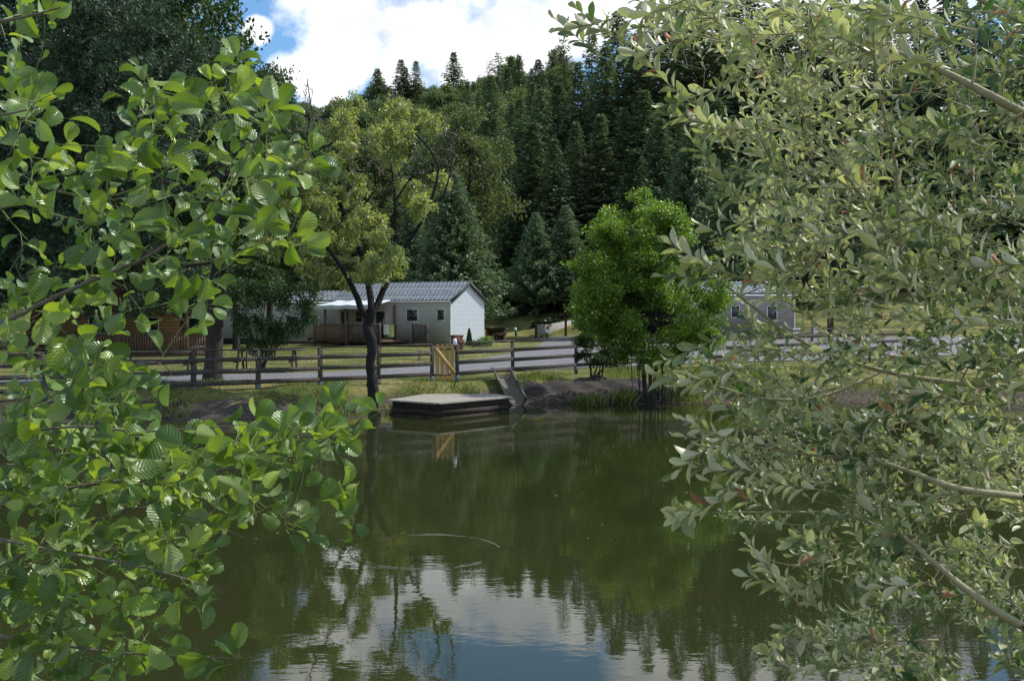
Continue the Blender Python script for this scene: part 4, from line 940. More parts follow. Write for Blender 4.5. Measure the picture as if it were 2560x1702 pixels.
# covered porch recess in the left part: beige wall panel, posts, awning, window
g=Geo(); g.box((-8.6,-.05,.4),(-4.15,-.006,2.55)); link('porch_wall',g.mesh('porch_wall',M['siding_beige']),h1)
for x0,x1,z0,z1 in ((-7.2,-6.75,1.6,2.2),(-8.4,-7.9,1.0,2.2),(-5.6,-4.95,.5,2.2)):
    g=Geo()
    for a,b in (((x0-.05,-.085,z0-.05),(x1+.05,-.052,z0)),((x0-.05,-.085,z1),(x1+.05,-.052,z1+.05)),((x0-.05,-.085,z0),(x0,-.052,z1)),((x1,-.085,z0),(x1+.05,-.052,z1))): g.box(a,b)
    wn=link('window' if z0>.6 else 'door',g.mesh('window',M['wood_tan']),h1); g=Geo(); g.box((x0,-.07,z0),(x1,-.055,z1)); link('pane',g.mesh('pane',M['glass']),wn)
for x in (-4.1,-6.3,-7.9):
    g=Geo(); g.box((x-.06,-.22 if x>-4.2 else -2.4,.35),(x+.06,-.10 if x>-4.2 else -2.28,2.62)); link('porch_post',g.mesh('porch_post',M['wood_brown']),h1)
xs_=np.linspace(-8.7,-4.3,30); ts=np.linspace(0,1,8); X,T=np.meshgrid(xs_,ts); Y=-2.6+T*2.5; Z=2.62+.34*T-.06*np.sin(T*math.pi)+.02*np.sin(X*5)
Vv=np.stack([X.ravel(),Y.ravel(),Z.ravel()],1); i=np.arange(7)[:,None]*30; j=np.arange(29)[None]; g=Geo(); g.add(Vv,np.stack([i+j,i+j+1,i+30+j+1,i+30+j],-1).reshape(-1,4))
X2=np.repeat(xs_,2); Z2=np.tile([2.62,2.40],30)+.02*np.sin(X2*5)-np.where(np.arange(60)%2==1,.03*np.abs(np.sin(X2*9)),0); Y2=np.full(60,-2.6)
i=np.arange(29)*2; g.add(np.stack([X2,Y2,Z2],1),np.stack([i+1,i+3,i+2,i],-1)); link('awning',g.mesh('awning',M['awning'],smooth=True),h1)

def deck(name,org,ang_,segs,zg,zfl,ztop,mat,label,rail_mat=None,floor=None,spacing=.115):
    o=empty(name,(org[0],org[1],zg),label,'deck',rz=ang_)
    if floor: g=Geo(); g.box((floor[0],floor[1],zfl-zg-.14),(floor[2],floor[3],zfl-zg)); link('deck_floor',g.mesh('deck_floor',M['wood_brown']),o)
    for a,b in segs:
        a=np.array([*a,0.]);b=np.array([*b,0.]); L=np.linalg.norm(b-a); e=(b-a)/L; g=Geo()
        for s in np.arange(.08,L-.04,spacing): q=a+e*s; g.bar(q+np.array([0,0,zfl-zg-.12]),q+np.array([0,0,ztop-zg-.02]),.075 if abs(e[0])>.5 else .02,.02 if abs(e[0])>.5 else .075)
        link('balusters',g.mesh('balusters',mat),o)
        g=Geo(); g.bar(a+np.array([0,0,ztop-zg]),b+np.array([0,0,ztop-zg]),.11,.035); link('handrail',g.mesh('handrail',rail_mat or mat),o)
        n_=max(1,round(L/2.2))
        for k_ in range(n_+1):
            q=a+e*L*k_/n_; g=Geo(); g.box((-.055,-.055,-.1),(.055,.055,ztop-zg+.12),org=q+np.array([0,.07,0])); link('post',g.mesh('post',mat),o)
    return o
# deck in front of home 1
k_=4.5*0; 
dz0=1.02; dzt=2.0
deck('veranda_deck',C1,ang,[((-8.1,-3.2),(-5.6,-3.2))],zg,dz0,dzt,M['wood_brown'],'brown-stained slatted veranda balustrade at the left half of the white mobile home',floor=(-8.2,-3.15,-5.5,-.1))
deck('veranda_deck',C1,ang,[((-5.4,-3.2),(-3.05,-3.2)),((-1.85,-1.4),(-.85,-1.4))],zg,dz0,dzt,M['weathered'],'weathered grey slatted veranda balustrade in front of the white mobile home',rail_mat=M['weathered_light'],floor=(-5.45,-3.15,-3.0,-.1))
def at_home(x,y,z,o=h1): return tuple(np.array(o.location)+rot(o.rotation_euler.z)@np.array([x,y,z]))
def cloth(name,w_,h_,mat,loc,label,rz=0):
    g=Geo(); xs_=np.linspace(0,w_,12); zs_=np.linspace(0,-h_,8); X,Z=np.meshgrid(xs_,zs_); Y=.03*np.sin(X*22)*(.3-Z)
    i=np.arange(7)[:,None]*12; j=np.arange(11)[None]; g.add(np.stack([X.ravel(),Y.ravel(),Z.ravel()],1),np.stack([i+j,i+j+1,i+12+j+1,i+12+j],-1).reshape(-1,4))
    o=link(name,g.mesh(name,mat,smooth=True),loc=loc); o.rotation_euler=(0,0,rz); return tag(o,label,'towel')
cloth('towel',.35,.62,M['cloth_white'],at_home(-2.85,-3.0,1.44),'white towel hanging at the right end of the grey veranda balustrade',ang)
cloth('towel',.36,.75,M['cloth_yellow'],at_home(-2.45,-3.02,1.44),'pale yellow towel hanging beside the white towel',ang)
g=Geo(); 
for k in range(5): g.box((0,-.04-.0,.1+k*.0),(0.001,-.03,.101)) if False else None
a_=np.array(at_home(-2.95,-3.02,1.46)); b_=np.array(at_home(-1.9,-3.02,1.46)); dr=empty('drying_rail',tuple(a_),'thin drying rail holding the two towels','drying rail'); g.tube([(0,0,0),tuple(b_-a_)],.012,6); g.tube([(0,0,0),(0,0,-1.4)],.015,6); g.tube([tuple(b_-a_),tuple(b_-a_-np.array([0,0,1.4]))],.015,6); link('rail',g.mesh('rail',M['iron']),dr)
# planter, cypress, bench board near home 1
p=at(1142,870,58); z=gz(p[0],58); pb=empty('planter_box',(p[0],58,z),'red-brown wooden planter box at the corner of the white mobile home','planter'); g=Geo(); g.box((-.33,-.2,0),(.33,.2,.75)); link('box',g.mesh('box',M['brick']),pb); g=Geo(); g.box((-.38,-.24,.753),(.38,.24,.82)); link('rim',g.mesh('rim',M['wood_brown']),pb)
p=at(1173,872,62); z=gz(p[0],62); cy=empty('cypress',(p[0],62,z),'small dark cone-shaped cypress against the gable end','shrub'); g=Geo(); g.tube([(0,0,0),(0,0,.9)],.03,6); link('trunk',g.mesh('trunk',M['bark']),cy)
n=1500; zz=rng.random(n)**1.0; aa=rng.random(n)*6.28; rr=.22*(1-zz)**.7*rng.uniform(.5,1,n); P=np.stack([rr*np.cos(aa),rr*np.sin(aa),.12+zz*.95],1); g=Geo(); scatter_leaves(g,DIA,P,np.stack([np.cos(aa)*.4,np.sin(aa)*.4,np.ones(n)],1),np.stack([np.cos(aa),np.sin(aa),aa*0],1),rng.uniform(.07,.12,n)); link('crown',g.mesh('crown',L_oak),cy)
for (u,lab,hh) in ((1150,'leafy potted plant left of the small cypress',.4),(1190,'tuft of flowers at the right foot of the gable',.35),(1207,'small pale shrub at the right corner of the gable',.55),(1222,'yellow-green weeds beside the brown barbecue',.6)):
    p=at(u,870,63); o=np.array([p[0],63,gz(p[0],63)]); n=240; q=rng.normal(size=(n,3))*np.array([.14,.14,.0]); g=Geo(); q[:,2]=rng.random(n)*hh; scatter_leaves(g,DIA,q,rnd_dir(n)+np.array([0,0,.8]),rnd_dir(n),rng.uniform(.08,.16,n)); tag(link('small_plant',g.mesh('small_plant',L_fern if hh>.5 else L_hill),loc=tuple(o)),lab,'plant')
p=at(1066,892,44); z=gz(p[0],44); bn_=empty('step_bench',(p[0],44,z),'small yellow wooden bench on the lawn left of the gate','bench'); g=Geo(); g.box((-.42,-.16,.38),(.38,.16,.43)); link('seat',g.mesh('seat',M['wood_tan']),bn_)
for x in (-.3,.26): g=Geo(); g.box((x-.03,-.14,0),(x+.03,.14,.378)); link('leg',g.mesh('leg',M['wood_yellow']),bn_)
# barbecue hearths
for (u,vb,d,w_,h_,lab,mt) in ((1238,836,84,1.5,.95,'tall red-brown brick barbecue right of the gable','brick'),(1247,848,74,1.0,.72,'lower dark brick barbecue in front of the tall one','wood_brown')):
    p=at(u,vb,d); z=gz(p[0],d); bq=empty('barbecue',(p[0],d,z-.03),lab,'barbecue')
    g=Geo()
    for a,b in (((-w_/2,-.35,0),(-w_/2+.18,.35,h_*.75)),((w_/2-.18,-.35,0),(w_/2,.35,h_*.75)),((-w_/2+.18,.2,0),(w_/2-.18,.35,h_*.75)),((-w_/2,-.35,h_*.752),(w_/2,.35,h_*.87))): g.box(a,b)
    link('hearth',g.mesh('hearth',M[mt]),bq); g=Geo(); g.box((-w_/2-.08,-.42,h_*.872),(w_/2+.08,.42,h_)); link('slab',g.mesh('slab',M['wood_dark']),bq)
# green bollard lamps
for (u,vt,vb,d,lab) in ((1291,815,838,88,'green bollard lamp leaning slightly beside the brown barbecues'),(1367,823,848,80,'green bollard lamp standing upright at the lawn edge')):
    p=at(u,vb,d); z=gz(p[0],d); o=empty('bollard_lamp',(p[0],d,z-.02),lab,'bollard lamp'); 
    if u<1300: o.rotation_euler=(0,-.12,0)
    g=Geo(); g.tube([(0,0,0),(0,0,.62)],[.10,.10],12); link('post',g.mesh('post',M['green_lamp'],smooth=True),o)
    g=Geo(); g.tube([(0,0,.622),(0,0,.84),(0,0,.86)],[.105,.105,.02],12); link('lamp_head',g.mesh('lamp_head',M['white'],smooth=True),o)
    g=Geo(); g.tube([(0,0,-.05),(0,0,.07),(0,0,.075)],[.2,.19,.1],10); link('base',g.mesh('base',M['iron']),o)
# sloping retaining wall
A=at(1343,806,92);B=at(1440,795,96); g=Geo()
pts=[at(1343,811,88),at(1368,811,88),at(1440,798,91),at(1500,786,94)]
V=[]
for i,p in enumerate(pts):
    zz=gz(p[0],p[1]); V+=[[p[0],p[1],zz-.4],[p[0],p[1],p[2]],[p[0]+.05,p[1]+.25,p[2]],[p[0]+.05,p[1]+.25,zz-.4]]
Fc=[]
for i in range(3):
    a=i*4; Fc+=[(a,a+4,a+5,a+1),(a+1,a+5,a+6,a+2),(a+2,a+6,a+7,a+3)]
Fc+=[(0,1,2,3),(12,15,14,13)]; g.add(V,Fc); tag(link('retaining_wall',g.mesh('retaining_wall',M['concrete'])),'pale concrete retaining wall climbing the slope behind the bollards','wall')
shrub(1380,822,93,[(1370,806,38,12,93),(1410,800,35,14,94),(1345,812,20,10,93)],2500,.3,L_oak,'low dark hedge plants above the retaining wall')
# middle home (behind the airy shrub)
C2=at(850,800,71); h2=home('mobile_home',C2,.2,8.6,3.9,.56,1.0,3.50,4.15,M['siding_white'],'white mobile home half hidden behind the dark airy shrub',windows=[(-6.7,-6.1,1.0,1.9,'f'),(-3.6,-2.8,1.2,1.9,'f')])
C3=at(545,800,52); h3=home('mobile_home',C3,.28,8.5,3.9,.56,.95,3.15,4.0,M['siding_tan'],'tan wood-clad mobile home in shade behind the alder leaves at left',windows=[(-3.3,-2.85,1.25,1.85,'f'),(-1.5,-.5,.45,2.1,'f'),(-6,-5,1.1,1.9,'f')])
deck('veranda_deck',C3,.28,[((-7.5,-2.6),(.0,-2.6))],.56,.75,1.72,M['wood_brown'],'brown slatted veranda balustrade of the tan mobile home at left',floor=(-7.6,-2.55,.1,-.1))
C4=at(1985,800,70); h4=home('mobile_home',C4,.05,7.0,4.0,gz(C4[0],70)+.0,gz(C4[0],70)+.4,3.98,4.75,M['siding_grey'],'grey-beige mobile home seen through the sallow twigs at right',windows=[(-4.25,-3.75,1.5,2.25,'f'),(-1.8,-1.2,1.3,2.2,'f')])
# white garden chairs by home 4
def gchair(p,rz,lab):
    o=empty('garden_chair',p,lab,'chair',rz=rz)
    g=Geo(); g.box((-.24,-.22,.40),(.24,.22,.43)); link('seat',g.mesh('seat',M['white']),o)
    g=Geo()
    for k in range(5): g.box((-.24+k*.105,.20,.431),(-.18+k*.105,.225,.85))
    g.box((-.26,.195,.851),(.26,.23,.9)); link('backrest',g.mesh('backrest',M['white']),o)
    for x in (-.22,.22):
        for y in (-.2,.2): g=Geo(); g.box((x-.02,y-.02,0),(x+.02,y+.02,.399)); link('leg',g.mesh('leg',M['white']),o)
for u,rz,lab in ((1995,.2,'white plastic garden chair left of the other beside the grey mobile home'),(2035,-.4,'white plastic garden chair right of the other beside the grey mobile home')):
    p=at(u,820,66); gchair((p[0],66,gz(p[0],66)),rz,lab)
# picnic tables under the dark tree
def picnic(u,d,label,rz=.05,L=2.0):
    p=at(u,900,d); o=empty('picnic_table',(p[0],d,gz(p[0],d)),label,'picnic table',rz=rz)
    g=Geo()
    for k in range(5): g.box((-L/2,-.36+k*.146,.72),(L/2,-.36+k*.146+.135,.76))
    link('tabletop',g.mesh('tabletop',M['weathered']),o)
    for y in (-.72,.72):
        g=Geo()
        for k in range(2): g.box((-L/2,y-.14+k*.145,.43),(L/2,y-.14+k*.145+.135,.47))
        link('bench',g.mesh('bench',M['weathered']),o)
    for x in (-L/2+.3,L/2-.3):
        g=Geo(); g.bar((x,-.6,0),(x,-.2,.717),.05,.1); g.bar((x,.6,0),(x,.2,.717),.05,.1); g.box((x-.05,-.85,.34),(x-.002,.85,.427)); link('leg',g.mesh('leg',M['weathered']),o)
picnic(668,35,'weathered picnic table in the shade right of the dark tree trunk',L=2.4)
picnic(400,33,'weathered picnic table in deep shade left of the dark tree trunk',L=2.6)

# ------------------------------------------------------------------ foreground alder (left)
def sample_poly(poly,n):
    poly=np.array(poly,float); lo=poly.min(0);hi=poly.max(0); out=[]
    while len(out)<n:
        q=rng.uniform(lo,hi,(n*2,2)); out+=list(q[inside(q,poly)])
    return np.array(out[:n])
al=empty('alder_tree',(-2.7,2.4,.85),'near alder at left with large glossy ribbed leaves on twigs reaching over the pond','tree'); o0=np.array(al.location)
def P3(lst): return np.array([at(u,v,d) for u,v,d in lst])
brs=[(P3([(-560,1010,2.7),(-250,900,2.7),(0,812,2.65),(120,750,2.62),(250,692,2.6),(380,640,2.6),(480,560,2.6),(570,480,2.6),(640,350,2.62),(690,280,2.65)]),[7.5,7,6.2,5.8,5.2,4.2,3.3,2.6,2,1.5]),
 (P3([(-560,1400,2.9),(-250,1310,2.85),(0,1262,2.8),(200,1212,2.78),(330,1200,2.75),(450,1190,2.7),(600,1168,2.7),(720,1150,2.7),(820,1105,2.68),(900,1060,2.66),(950,1030,2.65)]),[8,7,5.6,5,4.6,4,3.2,2.6,2,1.6,1.1]),
 (P3([(380,642,2.6),(450,660,2.55),(530,655,2.5),(620,620,2.5),(720,590,2.5)]),[2.6,2.2,1.8,1.5,1]),
 (P3([(-560,700,3.1),(-200,600,3.0),(0,520,2.95),(150,480,2.9),(260,430,2.9),(330,360,2.9),(365,260,2.9),(370,190,2.9)]),[7,6,4.5,3.6,3,2.4,1.8,1.2]),
 (P3([(-560,1350,2.5),(-150,1340,2.5),(0,1346,2.5),(130,1376,2.5),(330,1410,2.5),(450,1440,2.5),(560,1480,2.5)]),[6,5,4,3.2,2.4,1.8,1.2]),
 (P3([(-560,1500,2.6),(-150,1560,2.6),(0,1590,2.6),(270,1630,2.6),(440,1640,2.6),(600,1645,2.6)]),[6,5,3.8,3,2,1.2]),
 (P3([(-560,100,2.5),(-200,80,2.5),(0,55,2.45),(80,40,2.42),(150,20,2.4)]),[6,5,4,3,2]),
 (P3([(-560,1500,2.7),(-150,1460,2.7),(0,1420,2.7),(100,1360,2.7),(250,1295,2.68),(350,1260,2.65),(470,1290,2.6),(560,1320,2.6),(610,1345,2.6)]),[6,5,3.5,3,2.4,2,1.8,1.4,1]),
 (P3([(560,1180,2.7),(640,1210,2.65),(720,1275,2.6),(800,1285,2.6),(880,1290,2.6)]),[2,1.7,1.5,1.3,1]),
 (P3([(150,480,2.9),(280,500,2.8),(420,430,2.75),(500,340,2.75),(560,260,2.75),(610,170,2.75)]),[3,2.6,2.2,1.8,1.5,1]),
 (P3([(-560,330,2.6),(-200,300,2.6),(0,290,2.6),(90,270,2.6),(150,250,2.6)]),[5,4,3,2,1.2]),
 (P3([(-400,1050,2.9),(-100,1010,2.9),(50,1000,2.9),(200,960,2.85),(300,920,2.8),(400,900,2.8),(430,935,2.8)]),[5,4,3.4,2.8,2.2,1.6,1.1]),
 (P3([(-400,1100,2.5),(0,1090,2.5),(200,1060,2.55),(330,1080,2.6),(440,1075,2.6),(620,1060,2.6)]),[5,4,3,2.3,1.8,1.2])]
brs=[(p,np.array(r_)/F*2.7*1.0) for p,r_ in brs]
g=Geo(); g.tube(np.array([(-2.7,2.4,.6),(-2.72,2.42,1.8),(-2.65,2.5,3.2),(-2.75,2.5,5.5)])-o0,[.12,.10,.085,.05],12,jit=.08)
link('trunk',g.mesh('trunk',M['bark_grey'],smooth=True),al)
for k,(p,r_) in enumerate(brs):
    q=p-o0
    if p[0][0]<-1.3: q=np.vstack([np.array([-2.68,2.45,max(1.2,p[0][2]-.35)])-o0,q]); r_=np.concatenate([[r_[0]*1.3],r_])
    # smooth
    for _ in range(2):
        q2=[q[0]];r2=[r_[0]]
        for i in range(len(q)-1): q2+=[q[i]*.75+q[i+1]*.25,q[i]*.25+q[i+1]*.75]; r2+=[r_[i]*.75+r_[i+1]*.25,r_[i]*.25+r_[i+1]*.75]
        q2.append(q[-1]);r2.append(r_[-1]); q=np.array(q2); r_=np.array(r2)
    g=Geo(); g.tube(q,r_,8,jit=.05); link('branch',g.mesh('branch',M['bark_grey'] if r_[0]>.004 else M['twig_green'],smooth=True),al)
APOLY=[
 [(0,-20),(150,-20),(150,30),(120,75),(50,90),(35,190),(0,200)],
 [(0,190),(60,195),(120,215),(175,260),(165,290),(90,300),(95,350),(0,340)],
 [(0,350),(60,360),(110,340),(165,345),(160,400),(240,370),(210,320),(270,320),(330,330),(310,250),(300,215),(340,225),(350,150),(372,155),(385,190),(420,210),(410,260),(380,300),(430,280),(450,180),(480,165),(500,180),(560,170),(590,125),(615,130),(610,160),(640,190),(640,250),(700,240),(715,265),(650,300),(690,330),(730,340),(720,370),(790,395),(800,410),(750,440),(690,445),(650,460),(700,540),(750,530),(750,560),(775,600),(740,625),(680,600),(640,600),(620,640),(560,650),(530,640),(540,690),(500,690),(420,680),(420,740),(530,745),(530,790),(470,820),(420,780),(380,740),(300,860),(250,850),(290,900),(270,950),(330,930),(360,980),(330,1010),(360,1050),(0,1100)],
 [(0,1000),(300,950),(360,930),(360,1000),(380,1010),(360,1060),(430,1060),(420,1100),(500,1080),(520,1040),(560,1080),(600,1065),(640,1070),(700,1060),(680,1035),(740,1020),(780,1030),(790,1000),(830,1000),(860,1010),(840,1060),(900,1080),(870,1100),(880,1130),(780,1120),(740,1150),(770,1200),(720,1180),(650,1180),(600,1200),(480,1210),(300,1220),(0,1280)],
 [(0,1200),(480,1200),(620,1215),(700,1230),(680,1290),(700,1260),(750,1290),(755,1340),(700,1310),(640,1290),(640,1350),(600,1330),(560,1310),(500,1320),(530,1370),(480,1380),(520,1420),(500,1460),(560,1460),(570,1490),(520,1490),(490,1560),(400,1530),(420,1620),(340,1660),(280,1720),(0,1720)]]
cnt=[24,34,560,400,400]
tips=[]
for poly,n_ in zip(APOLY,cnt):
    q=sample_poly(poly,n_); tips.append(np.array([at(u,v,d) for (u,v),d in zip(q,rng.uniform(2.35,3.25,len(q)))]))
tips=np.concatenate(tips)
extra=P3([(600,150,2.75),(612,175,2.75),(575,190,2.75),(640,245,2.65),(700,265,2.65),(352,170,2.9),(350,200,2.9),(385,225,2.9),(315,230,2.9),(480,195,2.75),(540,200,2.75),(610,250,2.68),(590,230,2.7),(785,400,2.55),(760,610,2.5),(720,600,2.5),(690,545,2.5),(740,545,2.5),(950,1025,2.65),(925,1020,2.65),(880,1010,2.66),(850,1100,2.6),(885,1095,2.6),(860,1120,2.6),(750,1190,2.6),(745,1330,2.6),(720,1320,2.6),(860,1280,2.58),(820,1270,2.6),(880,1260,2.6),(840,1300,2.6),(880,1320,2.6),(545,1480,2.5),(600,1640,2.6),(570,1630,2.6),(540,1650,2.6),(520,1640,2.6),(430,935,2.8),(410,950,2.8),(620,1065,2.6),(430,800,2.55),(510,740,2.5),(520,770,2.5)])
twig_t=tips[rng.random(len(tips))<.42]
tw=attach(brs,list(extra)+list(twig_t),sag=.06,wig=.10,nseg=5)
g=Geo(); 
for p,r_ in tw: g.tube(p-o0,np.clip(r_,.0011,.004),5)
link('twigs',g.mesh('twigs',M['twig_green'],smooth=True),al)
# leaves: at the tips and all along the twigs
LP=[];LD=[]
for p,r_ in tw:
    L=np.linalg.norm(p[-1]-p[0]); nl=max(1,min(6,int(L/.055))); td=p[-1]-p[-2]; td/=np.linalg.norm(td)+1e-9
    LP.append(p[-1]); LD.append(td+rng.normal(size=3)*.25)
    for k in range(nl):
        s=(k+.4)/nl*(len(p)-1); i=min(int(s),len(p)-2); q=p[i]+(p[i+1]-p[i])*(s-i); t_=(p[i+1]-p[i]); t_/=np.linalg.norm(t_)+1e-9
        sdv=np.cross(t_,np.array([0,-1,.3])); sdv/=np.linalg.norm(sdv)+1e-9; LP.append(q); LD.append(t_*.7+sdv*(1 if k%2 else -1)*.9+rng.normal(size=3)*.3+np.array([0,0,.15]))
for t_ in tips[rng.random(len(tips))<.18]: LP.append(t_); LD.append(np.array([1,0,.4])+rng.normal(size=3)*.6)
LP=np.array(LP);LD=np.array(LD); n=len(LP)
u_=LP[:,0]/LP[:,1]*F+1280; keepm=u_>-420; LP=LP[keepm];LD=LD[keepm]; n=len(LP)
LD/=np.linalg.norm(LD,axis=1)[:,None]
Nn=np.array([.15,-.50,.60])+rng.normal(size=(n,3))*.62
sz=rng.uniform(.032,.077,n); sel=rng.random(n); rr=rng.random(n)**1.3; petL=LD*(sz*.28)[:,None]
g=Geo()
for tp,a,b in ((ALDER,0,.45),(ALDER2,.45,.75),(ALDER3,.75,1.01)):
    m_=(sel>=a)&(sel<b); scatter_leaves(g,tp,(LP+petL-o0)[m_],LD[m_],Nn[m_],sz[m_],r=rr[m_])
link('leaves',g.mesh('leaves',L_alder,smooth=True,uvs=True),al)
print('alder leaves',n)
g=Geo(); c=at(372,1160,2.6)-o0; g.tube([c,c+np.array([.012,0,-.004]),c+np.array([.03,0,-.012]),c+np.array([.036,0,-.012])],[.001,.004,.0045,.001],8); link('catkin',g.mesh('catkin',M['caterpillar'],smooth=True),al)

# ------------------------------------------------------------------ foreground sallow (right)
wl=empty('sallow_tree',(3.6,3.6,.85),'near sallow at right with many small silvery grey-green leaves overhanging the pond','tree'); o0=np.array(wl.location)
wb=[(P3([(3100,560,3.6),(2800,400,3.6),(2560,285,2.6),(2430,215,2.6),(2300,150,2.8),(2150,100,3.5),(1950,60,3.5),(1750,40,3.45),(1600,70,3.4),(1480,90,3.4)]),[12,11,9.5,8,6,5,4,3,2,1.2]),
 (P3([(3100,300,3.4),(2800,150,3.3),(2560,60,3.2),(2450,0,3.2),(2350,-60,3.2)]),[12,10,8,7,6]),
 (P3([(3100,1300,3.4),(2800,1280,3.4),(2560,1240,2.6),(2400,1225,2.6),(2280,1180,2.65),(2190,1150,2.8),(2050,1140,3.2),(1900,1120,3.2),(1780,1090,3.2)]),[11,9,7,6,5,4,3,2.4,1.5]),
 (P3([(3100,1800,3.3),(2800,1680,3.3),(2560,1570,2.65),(2450,1500,2.65),(2350,1420,2.7),(2250,1330,2.8),(2100,1280,3.2),(1950,1280,3.2),(1780,1280,3.2)]),[12,11,9,8,6,5,4,3,1.6]),
 (P3([(3100,1900,3.5),(2700,1800,3.5),(2300,1720,3.4),(2350,1600,3.4),(2400,1500,3.4)]),[10,8,6,4,2]),
 (P3([(3100,900,3.8),(2700,800,3.8),(2400,700,3.7),(2200,600,3.6),(2050,560,3.5),(1900,500,3.5),(1760,440,3.4)]),[12,10,8,6,4,3,1.6]),
 (P3([(3100,1000,3.2),(2700,980,3.2),(2400,960,3.2),(2200,930,3.2),(2000,860,3.2),(1850,740,3.2),(1740,660,3.2)]),[11,9,7,5,4,3,1.5]),
 (P3([(2200,930,3.2),(2050,1000,3.1),(1900,1000,3.1),(1780,960,3.0),(1690,930,3.0)]),[4,3.4,2.6,2,1.2]),
 (P3([(1990,1000,3.1),(1900,1150,3.1),(1800,1180,3.1),(1720,1150,3.1)]),[3,2.4,2,1.2]),
 (P3([(2250,1330,3.2),(2100,1400,3.2),(1980,1420,3.1),(1880,1380,3.1)]),[4,3,2.2,1.3]),
 (P3([(2350,1600,3.3),(2200,1600,3.3),(2080,1600,3.3),(1980,1590,3.2)]),[4,3,2.2,1.2]),
 (P3([(2350,1650,3.3),(2200,1660,3.3),(2060,1670,3.3),(1960,1660,3.2)]),[4,3,2.2,1.2]),
 (P3([(2250,620,3.0),(2240,400,2.9),(2200,250,2.85),(2180,100,2.8),(2190,-40,2.8)]),[4,3.6,3,2.2,1.6]),
 (P3([(2250,620,3.0),(2150,480,3.0),(2050,360,2.95),(1990,260,2.9),(1990,200,2.9)]),[3.5,3,2.5,2,1.2]),
 (P3([(2400,700,3.7),(2380,480,3.4),(2370,250,3.3),(2380,60,3.3)]),[5,4,3,2])]
wb=[(p,np.array(r_)/F*3.3) for p,r_ in wb]
g=Geo(); g.tube(np.array([(3.6,3.6,.5),(3.5,3.65,1.6),(3.55,3.6,3.0),(3.4,3.5,4.6)])-o0,[.16,.13,.10,.05],12,jit=.1)
g.tube(np.array([(3.55,3.62,.9),(3.3,3.5,1.3),(3.0,3.5,1.5)])-o0,[.08,.07,.05],9,jit=.1)
link('trunk',g.mesh('trunk',M['bark_grey'],smooth=True),wl)
for p,r_ in wb:
    q=p-o0
    if p[0][0]>2.2: q=np.vstack([np.array([3.55,3.6,max(1.1,p[0][2]-.3)])-o0,q]); r_=np.concatenate([[r_[0]*1.2],r_])
    for _ in range(2):
        q2=[q[0]];r2=[r_[0]]
        for i in range(len(q)-1): q2+=[q[i]*.75+q[i+1]*.25,q[i]*.25+q[i+1]*.75]; r2+=[r_[i]*.75+r_[i+1]*.25,r_[i]*.25+r_[i+1]*.75]
        q2.append(q[-1]);r2.append(r_[-1]); q=np.array(q2); r_=np.array(r2)
    g=Geo(); g.tube(q,r_,8,jit=.05); link('branch',g.mesh('branch',M['twig_olive'],smooth=True),wl)
WPOLY=[(1560,-30),(1500,60),(1600,120),(1680,100),(1760,110),(1850,150),(1800,210),(1760,250),(1680,275),(1760,300),(1800,330),(1790,380),(1860,420),(1880,470),(1850,520),(1830,580),(1760,600),(1780,650),(1740,680),(1760,730),(1850,780),(1860,850),(1760,860),(1720,900),(1740,960),(1780,1010),(1740,1060),(1750,1120),(1760,1180),(1850,1190),(1840,1230),(1780,1290),(1860,1310),(2000,1300),(1960,1360),(2000,1440),(2060,1500),(2040,1560),(2010,1620),(1990,1680),(2060,1740),(2640,1740),(2640,-30)]
q=sample_poly(WPOLY,2050); kq=np.sin(q[:,0]*.021+2*np.sin(q[:,1]*.011))*np.sin(q[:,1]*.027+q[:,0]*.006)+rng.normal(size=len(q))*.3; q=q[kq>-.13+.20*(q[:,1]>1150)]; print('sprigs',len(q))
dd_=rng.uniform(2.7,4.6,len(q)); base=np.array([at(u,v,d) for (u,v),d in zip(q,dd_)])
tipsx=[(1385,45,3.3),(1440,20,3.3),(1400,75,3.3),(1560,145,3.3),(1590,120,3.3),(1655,265,3.2),(1665,285,3.2),(1725,340,3.1),(1760,330,3.1),(1790,485,3.1),(1750,560,3.0),(1660,600,3.0),(1655,690,3.0),(1700,640,3.0),(1770,520,3.1),(1650,905,2.9),(1690,960,2.9),(1640,935,2.9),(1705,1045,2.9),(1700,1090,2.9),(1705,1160,2.9),(1690,1180,2.9),(1770,1200,3),(1680,1290,3),(1720,1280,3),(1870,1350,3),(1880,1370,3),(1950,1565,3.1),(1970,1590,3.1),(1905,1655,3.1),(1930,1670,3.1),(2010,1350,3),(1870,1440,3),(1960,1490,3),(1800,840,3),(2180,20,2.6),(2000,200,2.7),(2220,60,2.6),(1990,30,2.8),(2100,10,2.8)]
tp3=P3(tipsx)
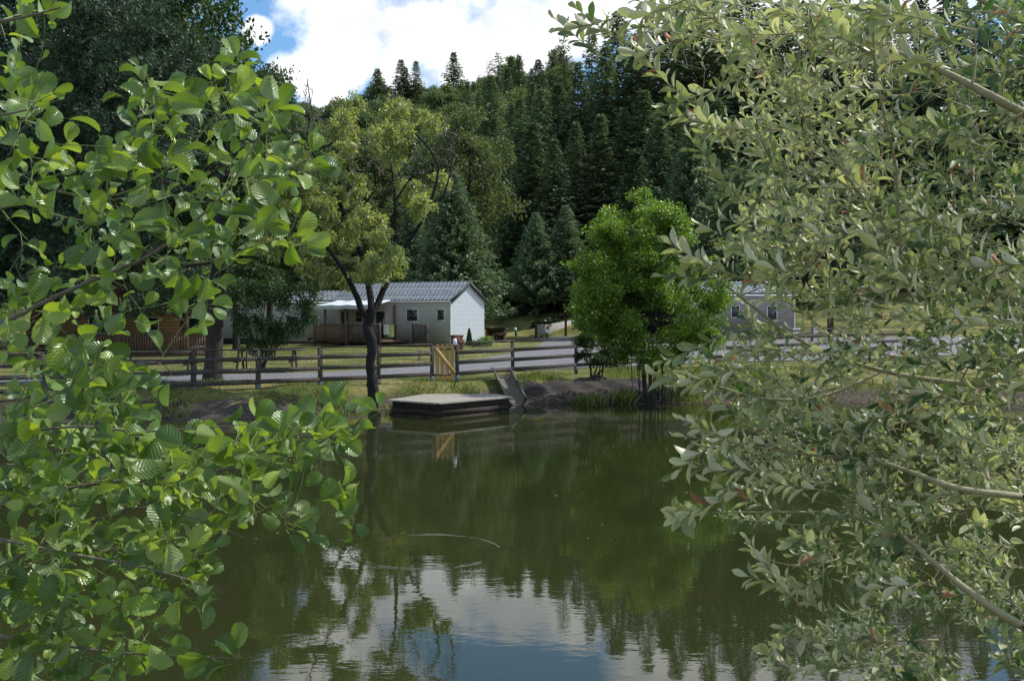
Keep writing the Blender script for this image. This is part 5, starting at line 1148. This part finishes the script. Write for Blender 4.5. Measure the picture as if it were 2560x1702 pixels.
# sprigs: shoot of alternating leaves, growing outwards (left / up) from the boughs
def sprigs(tip,main_dir,L,n_leaf,lsz,store,bend=.15):
    for t_,Ls,ls in zip(tip,L,lsz):
        dirv_=main_dir+rng.normal(size=3)*np.array([.40,.5,.38]); dirv_/=np.linalg.norm(dirv_)
        s=np.linspace(0,1,6)[:,None]; b0=t_-dirv_*Ls; up=np.array([0,0,1.])*Ls*bend*rng.uniform(-.4,1.2); p=b0+(t_-b0)*s+up*(s**2-s)
        store['sh'].append(p)
        k=max(6,int(Ls/.0150)); ss=np.linspace(.10,1,k); e1=np.cross(dirv_,rnd_dir(1)[0]); e1/=np.linalg.norm(e1); e2=np.cross(dirv_,e1); ph=rng.random()*6.28
        for i,x in enumerate(ss):
            pp=b0+(t_-b0)*x+up*(x*x-x); a_=ph+i*2.4+rng.normal()*.25; sd_=e1*math.cos(a_)+e2*math.sin(a_)
            tipn=x>.93
            store['P'].append(pp); store['D'].append(dirv_*(1.2 if tipn else .62)+sd_*(.25 if tipn else .8)+rng.normal(size=3)*.12); store['N'].append(dirv_*.9-sd_*.55+np.array([0,-.1,.45])+rng.normal(size=3)*.28)
            store['S'].append(ls*rng.uniform(.7,1.15)*(1-.4*(x>.85))*(.75+.5*math.sin(min(x,.7)/.7*1.57)))
st={'sh':[],'P':[],'D':[],'S':[],'N':[]}
sprigs(base,np.array([-.8,-.15,.28]),rng.uniform(.12,.26,len(base)),0,rng.uniform(.030,.056,len(base)),st)
sprigs(tp3,np.array([-.95,0,.22]),rng.uniform(.2,.34,len(tp3)),0,rng.uniform(.046,.062,len(tp3)),st)
bases=[p[0] for p in st['sh']]
tw=attach(wb,bases,sag=.03,wig=.07,nseg=4)
g=Geo()
for p,r_ in tw: g.tube(p-o0,np.clip(r_,.0012,.006),4)
for p in st['sh']: g.tube(p-o0,np.linspace(.0021,.0010,6),4)
link('twigs',g.mesh('twigs',M['twig_olive'],smooth=True),wl)
P=np.array(st['P']);D=np.array(st['D']);sz=np.array(st['S']); n=len(P); print('sallow leaves',n)
Nn=np.array(st['N']); sel=rng.random(n); rr=np.clip(rng.beta(2,2,n)+.12*np.exp(-((P[:,0]/P[:,1]-.25)/.1)**2-((P[:,2]-1.9)/.5)**2)+.25*np.sin(P[:,0]*5+P[:,2]*3)*.6-.30*sstep(.30,.42,P[:,0]/P[:,1])*(P[:,2]>2.2),0,1)
red=rng.random(n)<.011
g=Geo()
for tp,a,b in ((WIL,0,.6),(WIL2,.6,1.01)):
    m_=(sel>=a)&(sel<b)&~red; scatter_leaves(g,tp,(P-o0)[m_],D[m_],Nn[m_],sz[m_],r=rr[m_])
link('leaves',g.mesh('leaves',L_willow,smooth=True),wl)
g=Geo(); scatter_leaves(g,WIL2,(P-o0)[red],D[red],Nn[red],sz[red]); link('dry_leaves',g.mesh('dry_leaves',L_redleaf,smooth=True),wl)['label']='scattered reddish-brown withered leaves'
print('hill trees',n_h)
